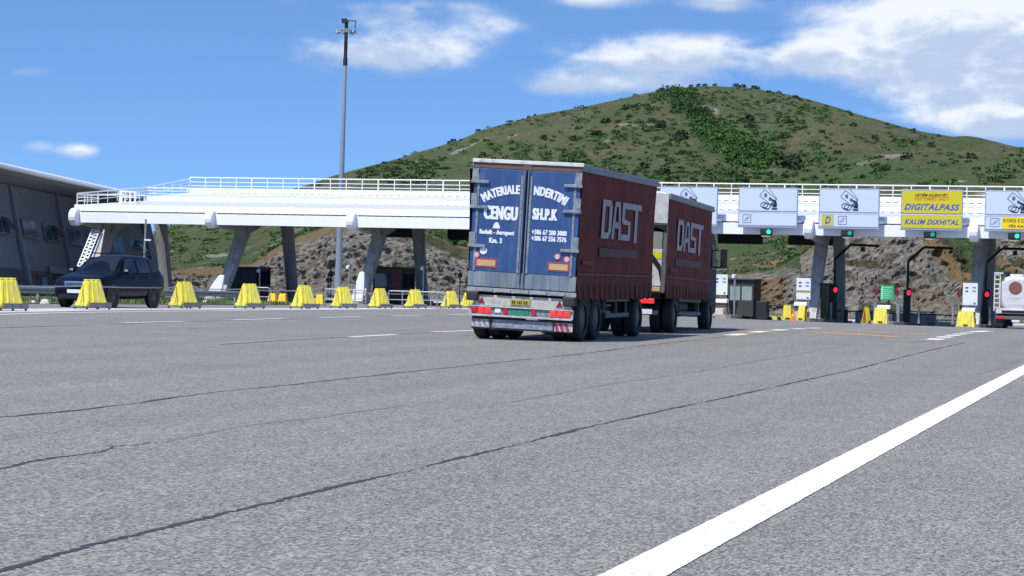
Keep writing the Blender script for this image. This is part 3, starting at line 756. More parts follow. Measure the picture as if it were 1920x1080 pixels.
# white crash shields at the feet of two front columns, and one at a back one
def shield(t, s, label, h=2.15, wd=.85, lean=.3):
    p = Tg(t, s); o = thing('column_shield', label, 'column shield', p, RZ, 'white shields at the column feet')
    m_ = MB(); prf = [(-wd/2*1.05,0),(-wd/2*.98,h*.5),(-wd/2*.62,h*.82),(-wd*.22,h*.97),(0,h),(wd*.22,h*.96),(wd/2*.66,h*.8),(wd/2*.98,h*.45),(wd/2,0)]
    m_.prism([(a+c*lean/h*1.1, c) for a, c in prf], -.12, .12, 'y'); m_.build('panel', M['white'], o, bevel=.05)
    m_ = MB(); m_.bx(-.4,.4,.1,.5,0,.14); m_.build('foot', M['kerb'], o)
shield(10.6, 1.2, 'white rounded shield at the foot of the second front column from the left', 1.9, 1.0, .75)
shield(22.1, 1.0, 'tall white pointed shield at the foot of the third front column from the left', 2.35, .82, .35)
shield(6.7, 6.5, 'low white rounded shield behind the third yellow barrier', 1.15, 1.2, -.5)

# ladder cage on the left end of the canopy
lad = thing('access_ladder', 'white caged lattice ladder leaning up to the left end of the canopy', 'ladder')
p0 = at(152, 500, 165.0); p1 = at(180, 431, 166.4); ax = (p1-p0).normalized(); sd = Vector((.96,-.2,0)); sd = (sd-ax*sd.dot(ax)).normalized(); fd = ax.cross(sd)
m_ = MB(); L_ = (p1-p0).length
for q in (-.30, .30):
    m_.tube(p0+sd*q, p1+sd*q, .05, 6); m_.tube(p0+sd*q+fd*.5, p1+sd*q+fd*.5, .05, 6)
m_.build('rail', M['whiterail'], lad)
m_ = MB(); n = 11
for i in range(n+1):
    c = p0+ax*L_*i/n
    m_.tube(c-sd*.3, c+sd*.3, .03, 5)
    if i < n: m_.tube(c-sd*.3, p0+ax*L_*(i+1)/n+sd*.3, .035, 5); m_.tube(c-sd*.3+fd*.5, c+sd*.3+fd*.5, .03, 5)
m_.build('rung', M['whiterail'], lad)
p2 = at(213, 425, 167.0)
m_ = MB(); m_.fr([p0+sd*.42+fd*.2, p0+sd*.5+fd*.2, p0+sd*.5+fd*.5, p0+sd*.42+fd*.5], [p1+sd*.34+fd*.2, p1+sd*.42+fd*.2, p1+sd*.42+fd*.5, p1+sd*.34+fd*.5]); m_.build('side_plate', M['white'], lad)
cg = thing('ladder_cage', 'white tubular cage standing on the roof deck by the left end of the canopy', 'cage', T(2.2, 3.0, 5.95), RZ)
m_ = MB()
for q in (0, .45, .9, 1.35):
    m_.tube((q*.9,0,0), (q*.9,0,1.15), .045, 6); m_.tube((q*.9,.7,0), (q*.9,.7,1.15), .045, 6)
for z in (.35, .75, 1.15): m_.path([(0,0,z),(1.2,0,z),(1.2,.7,z),(0,.7,z),(0,0,z)], .035)
m_.bx(-.12,.14,-.05,.1,0,1.2); m_.build('frame', M['whiterail'], cg)

# black backs of the signs that face the other way
for k, (t, lb) in enumerate(((19.25,'black back of a hanging lane sign left of the fourth frame of columns'),(24.75,'black back of a hanging lane sign just left of the blue truck doors'),
                             (46.75,'black back of a hanging lane sign just right of the truck cab'),(52.25,'black back of a hanging lane sign left of the tall column with the notice board'))):
    o = thing('hanging_sign', lb, 'sign', T(t, 19.3, 4.32), RZ, 'black sign backs under the canopy')
    m_ = MB(); m_.bx(-1.75,1.75,0,.18,0,1.55); m_.build('panel', M['black'], o, bevel=.02)
    m_ = MB(); 
    for x in (-1.2, 0, 1.2): m_.bx(x-.04, x+.04, -.05, -.002, .02, 2.6)
    m_.bx(-1.75,1.75,-.04,-.003,.28,.34); m_.build('frame', M['dark'], o)

# ------------------------------------------------------------------ lane signs on the canopy front
def money(parent, cx, cz, s, y):
    """banknotes, hand and coins pictogram"""
    def P(x, z): return (cx+x*s, cz+z*s)
    th = MB(); bk = MB()
    def quad(cxx, czz, w_, h_, ang):
        c, q = math.cos(ang), math.sin(ang)
        return [P(cxx+dx*c-dz*q, czz+dx*q+dz*c) for dx, dz in ((-w_,-h_),(w_,-h_),(w_,h_),(-w_,h_))]
    q2 = quad(.10, .42, .62, .30, R(-52)); q1 = quad(-.03, .22, .66, .33, R(-38))
    th.stroke([q2[3], q2[2], q2[1]], .045*s, y-.006, y); th.stroke(q1+[q1[0]], .05*s, y-.010, y-.001)
    def disc(x, z, rx, rz, mb, yy, n=18): 
        c = P(x, z); mb.disc((c[0], yy, c[1]), s, .008, 'y', n, 0, rx, rz)
    disc(-.24, .40, .13, .17, th, y-.008); disc(.15, .10, .14, .15, th, y-.008)
    bk.prism([P(*p) for p in ((.20,.12),(.42,.06),(.66,-.06),(.74,-.30),(.72,-.60),(.34,-.60),(.36,-.42),(.48,-.30),(.44,-.16),(.22,-.02))], y-.012, y, 'y')
    bk.prism([P(*p) for p in ((.30,-.66),(.76,-.66),(.76,-.80),(.30,-.80))], y-.012, y, 'y')
    bk.stroke([P(.18,-.46), P(.36,-.20)], .08*s, y-.012, y)
    for ox, oz in ((-.34,-.42),(-.12,-.52)):
        ring = [P(ox+.30*math.cos(a*math.pi/9), oz+.22*math.sin(a*math.pi/9)) for a in range(19)]
        bk.stroke(ring, .06*s, y-.012, y)
    bk.prism([P(*p) for p in ((-.62,-.50),(-.50,-.68),(-.16,-.80),(.08,-.78),(-.10,-.70),(-.40,-.62))], y-.011, y, 'y')
    th.build('pictogram', M['signthin'], parent); bk.build('pictogram', M['signblack'], parent)
def card_icon(parent, cx, cz, y):
    m_ = MB(); w_ = .27
    m_.stroke([(cx-w_,cz-w_),(cx+w_,cz-w_),(cx+w_,cz+w_),(cx-w_,cz+w_),(cx-w_,cz-w_)], .035, y-.008, y)
    for k, (a, b) in enumerate(((-.02,.20),(-.10,.14),(-.20,.06))): m_.stroke([(cx+a,cz+.10-k*.10),(cx+b,cz+.12-k*.10)], .035, y-.008, y)
    m_.build('pictogram', M['signthin'], parent)
ZS = 5.20                                                       # bottom of the sign
def lane_sign(t, kind, label):
    o = thing('lane_sign', label, 'sign', T(t, -.75, ZS), RZ, 'lane signs over the toll lanes')
    W = 2.02; fm = M['signyellow'] if kind == 'pass' else M['signframe']
    f1 = M['signyellow'] if kind == 'pass' else M['signface']
    m_ = MB(); m_.bx(-W,W,0,.16,.98,2.62); m_.build('panel_frame', M['signframe'], o, bevel=.02)
    m_ = MB(); m_.bx(-W,W,0,.16,-.0,.95); m_.bx(-W-.02,W+.02,.01,.17,-.09,-.003); m_.build('panel_frame', M['signframe'], o, bevel=.02)
    m_ = MB(); m_.bx(-W+.07,W-.07,-.012,-.001,1.05,2.54); m_.build('sign_face', f1, o, bevel=.004)
    m_ = MB(); m_.bx(-W+.07,W-.07,-.012,-.001,.07,.88); m_.build('sign_face', f1, o, bevel=.004)
    for x in (-1.7, 0, 1.7):
        m_ = MB(); m_.bx(x-.05,x+.05,.165,.72,.2,.3); m_.build('bracket', M['signframe'], o)
        m_ = MB(); m_.bx(x-.05,x+.05,.165,1.2,1.6,1.7); m_.build('bracket', M['signframe'], o)
        m_ = MB(); m_.tube((x,.05,2.62),(x,.05,2.70),.05,6); m_.build('lifting_eye', M['signframe'], o)
    m_ = MB(); m_.bx(W,W+.28,.02,.14,.28,.46); m_.build('side_bracket', M['signframe'], o)
    y = -.014
    if kind == 'pass':
        loft_text('VETËM KLIENTËT', 2.15, .20, M['signblack'], o, TX(-.02,y,2.26), bold=.03, shear=.35)
        loft_text('CUSTOMERS ONLY', 2.25, .19, M['signred'], o, TX(-.02,y,1.99), bold=.03, shear=.35)
        m_ = MB(); m_.bx(-1.15,1.15,y-.004,y,2.115,2.135); m_.build('underline', M['signred'], o)
        loft_text('DIGITALPASS', 3.62, .42, M['signblue'], o, TX(0,y,1.46), bold=.04, shear=.35)
        loft_text('KALIM DIXHITAL', 3.55, .34, M['signblue'], o, TX(0,y,.47), bold=.04, shear=.35)
    else:
        money(o, .02, 1.78, .80, y)
        if kind == 'card': card_icon(o, -1.42, .50, y)
        if kind == 'd':
            m_ = MB(); m_.bx(-1.80,-1.02,y-.008,y,.11,.87); m_.build('badge', M['signyellow'], o, bevel=.05)
            m_ = MB(); m_.stroke([(-1.75,.16),(-1.07,.16),(-1.07,.82),(-1.75,.82),(-1.75,.16)], .03, y-.011, y-.002); m_.build('badge_edge', M['signframe'], o)
            loft_text('D', .38, .50, M['signblue'], o, TX(-1.40,y-.008,.49), bold=.07, shear=.25)
            card_icon(o, -.42, .50, y)
        if kind == 'korsi':
            card_icon(o, -1.35, .50, y)
            m_ = MB(); m_.bx(-.92,1.92,y-.008,y,.09,.87); m_.build('badge', M['badge'], o, bevel=.01)
            loft_text('KORSI E DEDIKUAR', 2.6, .22, M['signblack'], o, TX(.5,y-.008,.64), bold=.015)
            loft_text('PËR KAMIONË', 1.9, .22, M['signblack'], o, TX(.5,y-.008,.30), bold=.015)
    return o
lane_sign(46.75, 'card', 'pale lane sign with banknote pictogram half hidden behind the truck')
lane_sign(52.25, 'card', 'pale lane sign with banknotes and hand, one small card icon below and bright green lamp')
lane_sign(57.75, 'd', 'pale lane sign with banknotes above and a yellow square letter D below')
lane_sign(63.25, 'pass', 'yellow lane sign reading DIGITALPASS and KALIM DIXHITAL')
lane_sign(68.75, 'korsi', 'pale lane sign with a yellow KORSI strip at the right edge')
for t, lit, lb in ((52.25, 1, 'black signal box with brightly lit green lamp under the card sign'), (57.75, 0, 'black signal box with dim green lamp under the sign with letter D'),
                   (63.25, 0, 'black signal box with dim green lamp under the yellow sign'), (68.75, 1, 'black signal box with green lamp under the sign with the KORSI strip')):
    o = thing('lane_signal', lb, 'traffic light', T(t-.08, -.85, ZS-.60), RZ, 'signal boxes under the lane signs')
    m_ = MB(); m_.bx(-.40,.40,.02,.30,0,.47); m_.build('housing', M['black'], o, bevel=.03)
    m_ = MB(); m_.disc((.18,-.01,.235), .145, .05, 'y'); m_.build('lamp', M['greenlamp'] if lit else M['greendim'], o)
    m_ = MB(); m_.disc((-.18,.0,.235), .15, .03, 'y'); m_.build('lamp', M['dark'], o)
    m_ = MB(); m_.bx(-.30,.30,.05,.25,-.10,-.002); m_.build('base', M['kerb'], o)

# ------------------------------------------------------------------ toll islands and their equipment
def island(t, s0, s1, label, wd=1.5):
    o = thing('toll_island', label, 'traffic island', Tg(t, s0), RZ, 'concrete islands between the toll lanes')
    n = 8; vs = []; g0_ = gl(t, s0)
    m_ = MB(); L_ = s1-s0
    out = [(-wd/2,.7),(-wd/2*.7,.25),(0,0),(wd/2*.7,.25),(wd/2,.7),(wd/2,L_),(-wd/2,L_)]
    vs = [(x, y, gl(t, s0+y)-g0_-.02) for x, y in out]+[(x*.95, y, gl(t, s0+y)-g0_+.24) for x, y in out]
    n = len(out); m_.add(vs, [(i,(i+1)%n,n+(i+1)%n,n+i) for i in range(n)]+[tuple(range(n,2*n))])
    m_.build('kerb', M['kerb'], o, bevel=.02)
    m_ = MB(); m_.bx(-.36,.36,1.0,3.2,.2,.62); m_.build('plinth', M['pale'] if t < 52 else M['kerb'], o, bevel=.04)
    return o
island(49.5, -4.5, 18, 'beige concrete island beside the front of the truck, with a dark booth', 1.9)
island(55, -4.5, 18, 'beige concrete island under the tall column left of the first red light')
island(60.5, -4.5, 18, 'beige concrete island under the small green sign')
island(66, -4.5, 18, 'beige concrete island under the column left of the white tanker')
for k, (t, lb) in enumerate(((11,'concrete island under the second frame of columns from the left'),(22,'concrete island under the third frame of columns from the left'),(33,'concrete island just left of the truck, mostly hidden'))):
    island(t, .0, 17, lb)
def nose(t, s, label, sc_=1.0):
    o = thing('island_cabinet', label, 'cabinet', Tg(t, s, .22), RZ, 'cabinets on the island noses')
    m_ = MB(); m_.fr([(-.42,0,0),(.42,0,0),(.42,.7,0),(-.42,.7,0)], [(-.36,.05,.55),(.36,.05,.55),(.36,.6,.55),(-.36,.6,.55)]); m_.build('body', M['taupe'], o, bevel=.02)
    m_ = MB(); m_.bx(-.38,.38,.0,.62,.553,.80); m_.build('band', M['brown'], o, bevel=.02)
    m_ = MB(); m_.prism([(-.10,.803),(-.06,1.0),(.10,1.06),(.66,1.06),(.68,.803)], -.42, .42, 'x'); m_.build('lid', M['boardwhite'], o, bevel=.03)
    return o
nose(49.55, -2.8, 'cabinet with white lid beside the truck front wheel')
nose(55, -3.2, 'cabinet with white lid above two yellow boards and an orange cone')
nose(60.5, -3.2, 'cabinet with white lid under the green sign')
nose(66, -3.2, 'cabinet with white lid above a single wide yellow board')
def board(t, s, label, w_=.95, h=1.42, z0=1.25, band=False, skew=0):
    o = thing('notice_board', label, 'notice board', Tg(t, s, .22), RZ, 'white notice boards on the islands')
    m_ = MB(); m_.bx(-w_/2,w_/2,0,.06,z0,z0+h); m_.build('board', M['boardwhite'], o, bevel=.01)
    m_ = MB()
    for x in (-w_*.36, w_*.36): m_.bx(x-.03,x+.03,.065,.12,0,z0+h*.9)
    m_.build('post', M['galv'], o)
    m_ = MB()
    m_.bx(-.32,-.14,-.008,-.001,z0+h*.78-.05,z0+h*.78+.06); m_.build('icon', M['purple'], o); m_ = MB(); m_.bx(-.32,-.14,-.008,-.001,z0+h*.62-.05,z0+h*.62+.06)
    m_.build('icon', M['purple'], o)
    m_ = MB()
    for z in (h*.79, h*.63):
        m_ = MB(); m_.prism([(.08,z0+z+.05),(.36,z0+z+.04),(.36,z0+z-.04),(.14,z0+z-.03),(.20,z0+z+.01)], -.008, -.001, 'y'); m_.build('icon', M['signthin'], o)
    m_ = MB()
    m_.bx(.22,.36,-.008,-.001,z0+.06,z0+.18); m_.build('icon', M['signthin'], o)
    if band:
        m_ = MB(); m_.bx(-w_/2+.01,w_/2-.01,-.010,-.001,z0+h*.32,z0+h*.44); m_.build('band', M['signyellow'], o)
        m_ = MB(); m_.bx(-w_/2+.06,w_/2-.06,-.014,-.011,z0+h*.345,z0+h*.41); m_.build('text_bar', M['taupe'], o)
board(49.35, -2.0, 'white notice board by the truck cab, standing in front of the dark booth', h=1.36, z0=1.35)
board(55, -2.0, 'white notice board with a yellow band in front of the tall column', band=True)
board(66, -2.0, 'white notice board on the island left of the white tanker', h=1.45)
# bent lane poles with red signals
def pole(t, s, label, lamp=True, flip=1, h=4.55, arm=2.9, low=2.75):
    o = thing('lane_pole', label, 'lane pole', Tg(t, s, .02), RZ, 'black bent poles beside the toll lanes')
    m_ = MB()
    if lamp: m_.bx(-.26,.22,-.2,.3,0,low*.93)
    else: m_.bx(-.13,.13,-.13,.13,0,low)
    m_.build('pillar', M['dark'], o, bevel=.02)
    m_ = MB(); m_.path([(0,0,low*.9),(0,0,h),(flip*1.08,0,h+1.02),(flip*(1.08+arm*.7),0,h+.98)], .09, 8); m_.build('arm', M['dark'], o)
    m_ = MB(); m_.bx(flip*1.95-.15,flip*1.95+.15,-.12,.12,h+.55,h+.88); m_.build('camera', M['dark'], o)
    if lamp:
        m_ = MB(); m_.bx(-.05,.30,-.28,-.203,low*.93-.55,low*.93+.12); m_.build('signal_housing', M['black'], o, bevel=.02)
        m_ = MB(); m_.disc((.12,-.30,low*.93-.22), .16, .04, 'y', 18, 0, .85, 1.15); m_.build('signal_lamp', M['redlamp'], o)
        m_ = MB(); m_.bx(.72,.98,-.1,.3,0,.95); m_.tube((.5,.1,.86),(-.1,.1,.86),.05); m_.build('barrier_motor', M['dark'], o)
        m_ = MB(); m_.tube((.98,.1,.86),(4.3,.1,.80),.045,6); m_.build('barrier_boom', M['dark'], o)
pole(55.55, 9, 'black bent pole with red light right of the tall column')
pole(60.75, 9, 'black bent pole with red light right of the small green sign')
pole(66.2, 9, 'black bent pole with dark pillar just left of the white tanker', arm=3.4)
pole(28.9, 9, 'black bent pole reaching left, just left of the truck', lamp=False, flip=-1, h=4.0, arm=1.9)
# dark cabinet between back column and red light, dark box right of the tall column
def booth(t, s, label, w_=1.6, d_=2.6, h=2.55, red=False, group='dark toll booths', rz=RZ, dark=False):
    o = thing('toll_booth', label, 'toll booth', Tg(t, s, .18), rz, group)
    m_ = MB()
    m_.bx(-w_/2,w_/2,0,d_,0,1.1); 
    for x in (-w_/2, w_/2-.12): 
        for y in (0, d_-.12, d_/2): m_.bx(x,x+.12,y,y+.12,1.1,2.1)
    m_.bx(-.06,.06,0,.1,1.1,2.1); m_.bx(-w_/2,w_/2,0,d_,2.1,h); m_.build('body', M['booth'], o, bevel=.02)
    m_ = MB(); m_.bx(-w_/2-.12,w_/2+.12,-.15,d_+.15,h,h+.12); m_.build('roof', M['dark'], o, bevel=.03)
    m_ = MB(); m_.bx(-w_/2+.03,w_/2-.03,.04,.06,1.1,2.1); m_.build('window', M['glass' if dark else 'glassc'], o)
    m_ = MB(); m_.bx(-w_/2+.03,w_/2-.03,d_-.06,d_-.04,1.1,2.1); m_.build('window', M['glass' if dark else 'glassc'], o)
    if red: m_ = MB(); m_.bx(w_*.12,w_/2-.02,-.02,-.001,.9,2.45); m_.build('side_panel', M['boothred'], o)
    return o
def clearglass():
    m = bpy.data.materials.new('clear_glass'); m.use_nodes = True; nt = m.node_tree; b = nt.nodes['Principled BSDF']
    b.inputs['Roughness'].default_value = .05; b.inputs['Base Color'].default_value = (.5,.6,.55,1); b.inputs['Alpha'].default_value = .35
    return m
M['glassc'] = clearglass()
booth(50.35, .2, 'dark booth with small window standing right of the notice board by the truck cab', 1.75, 3, 2.45)
booth(9.3, 9.5, 'long dark booth behind the third and fourth yellow barriers', 2.7, 3, 2.3, dark=True)
booth(22.6, 6.2, 'dark booth with dark red end panel behind the yellow barriers', 2.3, 3, 2.5, red=True, dark=True)
booth(29.1, 14, 'dark booth far under the canopy just left of the truck', 1.5, 2, 2.3)
cab_ = thing('control_cabinet', 'tall dark cabinet standing between the back column and the first red light', 'cabinet', Tg(55.0, 10.5, .1), RZ)
m_ = MB(); m_.bx(-.5,.42,0,.8,0,2.75); m_.build('body', M['booth'], cab_, bevel=.03); m_ = MB(); m_.bx(-.36,.3,-.02,-.001,.3,2.5); m_.build('door', M['dark'], cab_, bevel=.01)
cab2 = thing('switch_cabinet', 'dark cabinet with open frame right of the second notice board', 'cabinet', Tg(55.35, 3.0, .2), RZ)
m_ = MB(); m_.bx(.1,.55,0,.7,0,2.4); m_.bx(-.05,.62,-.05,.75,2.41,2.5); m_.build('body', M['dark'], cab2, bevel=.02)
lbx = thing('low_cabinet', 'low dark box standing against the right side of the booth by the truck', 'cabinet', Tg(51.55, .6, .02), RZ)
m_ = MB(); m_.bx(-.45,.55,0,1.2,0,1.25); m_.build('body', M['dark'], lbx, bevel=.03); m_ = MB(); m_.bx(-.4,-.1,.2,.9,1.253,2.25); m_.build('column', M['boothred'], lbx, bevel=.02)
m_ = MB(); m_.tube((.5,.3,1.0),(3.3,.3,.86),.05,6); m_.build('barrier_boom', M['dark'], lbx)
# green sign
gs = thing('green_sign', 'small green sign with lines of pale text on a post at the island', 'sign', Tg(60.42, -.5, .2), RZ)
m_ = MB(); m_.bx(-.44,.42,0,.05,1.45,2.42); m_.build('board', M['greensign'], gs, bevel=.01)
m_ = MB()
for i, z in enumerate((2.30,2.16,2.02,1.88,1.74,1.60)): m_.bx(-.38,.30-.12*(i % 2),-.008,-.001,z-.025,z+.025)
m_.bx(-.42,-.30,-.009,-.002,1.5,2.34); m_.build('text_line', M['greenlite'], gs)
m_ = MB(); m_.bx(.03,.15,.06,.16,0,1.6); m_.build('post', M['dark'], gs)
# dark signal heads on posts facing away
def head(t, s, label, h=1.9, red=False, r=.16):
    o = thing('signal_post', label, 'signal post', Tg(t, s, .2), RZ, 'slim posts with dark signal heads')
    m_ = MB(); m_.tube((0,0,0),(0,0,h-.1),.045,6); m_.build('post', M['galv'] if red else M['dark'], o)
    m_ = MB(); m_.disc((0,0,h), r, .2, 'y', 12, 0, 1, 1.25); m_.tube((0,0,h+.15),(-.05,0,h+.42),.05,5); m_.build('signal_head', M['reddark'] if red else M['black'], o)
head(59.6, .2, 'signal post with dark red head just left of the green sign', 2.0, True); head(60.95, .6, 'signal post with dark red head just right of the green sign', 2.0, True)
head(65.0, 1.5, 'signal post with dark red head left of the notice board by the tanker', 2.0, True)
head(15.9, 12, 'black signal head on a thin post left of the second back column', 2.0, r=.2)
head(27.7, 8, 'black signal head on a thin post left of the bent pole near the truck', 2.1); head(31.6, 8, 'black signal head on a thin post right of the bent pole near the truck', 1.9, r=.2)
head(19.3, 2.5, 'black signal head just above the fifth yellow barrier', 1.5)
# steel bollards and guard posts on the islands
def bollard(t, s, label, h=1.15):
    o = thing('bollard', label, 'bollard', Tg(t, s, .2), RZ, 'grey steel bollards on the islands')
    m_ = MB(); m_.tube((0,0,0),(0,0,h),.085,10); m_.build('post', M['galv'], o, smooth_=False); m_ = MB(); m_.disc((0,0,.02), .16, .04, 'z', 12); m_.build('base', M['galv'], o)
for t, s, lb in ((59.65,-.9,'steel bollard just left of the green sign'),(61.2,-.6,'steel bollard just right of the green sign'),(62.2,3.0,'steel bollard left of the second red light pole'),
                 (64.7,.5,'steel bollard left of the notice board by the tanker'),(67.0,2.5,'steel bollard between the last notice board and the tanker'),(55.9,5.0,'steel bollard left of the tall dark cabinet')):
    bollard(t, s, lb, 1.2)
# camera posts with white heads
def campost(p, label, h, white=True):
    o = thing('camera_post', label, 'camera post', p, RZ, 'grey posts with small cameras')
    m_ = MB(); m_.tube((0,0,0),(0,0,h),.06,8); m_.build('post', M['galv'], o)
    m_ = MB(); m_.bx(-.08,.22,-.1,.1,h-.03,h+.12) if not white else m_.disc((-.10,-.05,h-.10), .10, .2, 'y', 12); m_.bx(-.2,.06,-.06,.06,h,h+.06); m_.build('camera', M['boardwhite'], o, bevel=.01)
campost(Tg(50.25,-1.6,.2), 'grey camera post with white head in front of the dark booth by the truck', 2.72)
campost(Tg(13.0,4.6,.0), 'grey camera post with white dome left of the second back column', 2.35)
campost(Tg(26.6,2.6,.0), 'tall grey camera post with white head beside the third back column', 2.75)
campost(Tg(21.75,.2,.0), 'grey camera post in front of the third front column', 2.7)
# tilted booth support beside the first booth
m_ = MB(); fs_ = thing('island_bin', 'taupe tapered bin on the island between the notice board and the booth', 'bin', Tg(50.1,-1.2,.2), RZ)
m_.fr([(-.12,0,0),(.12,0,0),(.12,.4,0),(-.12,.4,0)], [(-.32,-.1,1.0),(.25,-.1,1.0),(.25,.5,1.0),(-.32,.5,1.0)]); m_.build('body', M['booth'], fs_, bevel=.02)
# striped kerb
for i in range(3):
    pass
sk = thing('striped_kerb', 'short black and yellow striped kerb block on the road between two islands', 'kerb', Tg(52.6, 1.5, .01), RZ)
m_ = MB(); m_.bx(-1.0,.95,0,.5,0,.24); m_.build('block', M['black'], sk, bevel=.02)
m_ = MB()
for i in range(3): m_.prism([(-.85+i*.62,.0),(-.50+i*.62,.0),(-.56+i*.62,.27),(-.91+i*.62,.27)], -.006, .506, 'y')
m_.build('stripe', M['yellow'], sk)

# yellow folding boards at the island noses
def aboard(t, s, label, w_=.72, h=.95, rz=0, both=True):
    o = thing('barricade', label, 'barricade', Tg(t, s, .01), RZ+rz, 'yellow plastic boards at the island noses')
    m_ = MB()
    m_.fr([(-w_/2*1.12,0,.05),(w_/2*1.12,0,.05),(w_/2*1.12,.05,.05),(-w_/2*1.12,.05,.05)], [(-w_/2*.9,.16,h),(w_/2*.9,.16,h),(w_/2*.9,.20,h),(-w_/2*.9,.20,h)])
    for k in range(4):
        x = -w_*.33+k*w_*.22; m_.fr([(x-.03,-.02,.1),(x+.03,-.02,.1),(x+.03,.0,.1),(x-.03,.0,.1)], [(x-.03,.13,h-.08),(x+.03,.13,h-.08),(x+.03,.15,h-.08),(x-.03,.15,h-.08)])
        m_.bx(x-.04, x+.04, .155, .205, h, h+.05)
    m_.build('front_panel', M['yellow'], o, bevel=.01)
    m_ = MB(); m_.fr([(-w_/2*1.12,.42,.05),(w_/2*1.12,.42,.05),(w_/2*1.12,.47,.05),(-w_/2*1.12,.47,.05)], [(-w_/2*.9,.21,h),(w_/2*.9,.21,h),(w_/2*.9,.25,h),(-w_/2*.9,.25,h)]); m_.build('back_panel', M['yellowo'], o, bevel=.01)
    m_ = MB(); m_.bx(-w_*.6,w_*.6,-.05,.5,0,.05); m_.build('base', M['kerb'], o); m_ = MB(); m_.bx(-.14,.14,-.035,-.012,.12,.20); m_.build('slot', M['black'], o)
aboard(54.6, -6.0, 'yellow board left of the orange cone', .5, .98, R(20)); aboard(55.45, -6.0, 'yellow board right of the orange cone', .5, .98, R(-20))
aboard(60.65, -6.2, 'yellow board standing square under the green sign', .82, 1.05); aboard(59.9, -5.8, 'folded yellow board turned sideways left of the square one under the green sign', .42, 1.05, R(62))
aboard(66.05, -6.0, 'wide yellow board below the last notice board', 1.05, 1.0)
aboard(49.1, -5.2, 'yellow board just behind the truck front wheel', .5, .95)
cn = thing('traffic_cone', 'orange traffic cone standing between two yellow boards', 'cone', Tg(55.02, -6.3, .01), RZ)
m_ = MB(); m_.tube((0,0,.04),(0,0,.72),.15,14,.03); m_.build('body', M['conecol'], cn); m_ = MB(); m_.bx(-.2,.2,-.2,.2,0,.04); m_.build('base', M['conecol'], cn)
m_ = MB(); m_.tube((0,0,.30),(0,0,.44),.114,14,.088); m_.build('band', M['yellowo'], cn)
# small yellow cones / blocks behind the barriers
def block(px, D, label):
    o = thing('yellow_block', label, 'barrier block', flat(px, D), RZ, 'small yellow blocks behind the barriers')
    m_ = MB(); m_.fr([(-.30,-.25,0),(.30,-.25,0),(.30,.25,0),(-.30,.25,0)], [(-.2,-.12,.62),(.2,-.12,.62),(.2,.12,.62),(-.2,.12,.62)]); m_.build('body', M['yellowo'], o, bevel=.04)
    m_ = MB()
    for x in (-.12, .12): m_.bx(x-.05,x+.05,-.1,.1,.622,.67)
    m_.build('knob', M['yellowo'], o)
block(511, 140, 'small yellow block left of the fourth tall barrier'); block(530, 140, 'small yellow block close left of the fourth tall barrier, with a knob on top'); block(600, 141, 'small yellow block right of the fourth tall barrier')
# low wall and concrete blocks across the lanes, in front of the cutting
for t0, t1, lb in ((56.4, 60.2, 'low pale concrete wall behind the lane right of the first red light'), (62, 65.4, 'low pale concrete wall behind the lane right of the second red light')):
    o = thing('low_wall', lb, 'wall', Tg((t0+t1)/2, 24, .0), RZ, 'low concrete walls behind the lanes')
    h_ = .95 if t0 < 60 else .35
    m_ = MB(); m_.prism([(-.35,0),(-.2,.25),(-.12,h_),(.12,h_),(.2,.25),(.35,0)], -(t1-t0)/2-1.2, (t1-t0)/2+1.2, 'x'); m_.build('body', M['pale'], o, bevel=.03)
    m_ = MB(); m_.tube((-(t1-t0)/2-1,0,h_+.12),((t1-t0)/2+1,0,h_+.12),.05,6); m_.build('rail', M['galv'], o)
for t, s, h_, lb in ((62.4,14,.55,'short white marker post behind the second boom barrier, left one'),(64.0,15,.5,'short white marker post behind the second boom barrier, right one')):
    o = thing('marker_post', lb, 'marker post', Tg(t, s, 0), RZ, 'white marker posts'); m_ = MB(); m_.fr([(-.14,-.08,0),(.14,-.08,0),(.14,.08,0),(-.14,.08,0)], [(-.07,-.05,h_),(.07,-.05,h_),(.07,.05,h_),(-.07,.05,h_)]); m_.build('body', M['white'], o, bevel=.03)
    m_ = MB(); m_.bx(-.2,.2,-.15,.15,0,.04); m_.build('base', M['pale'], o)
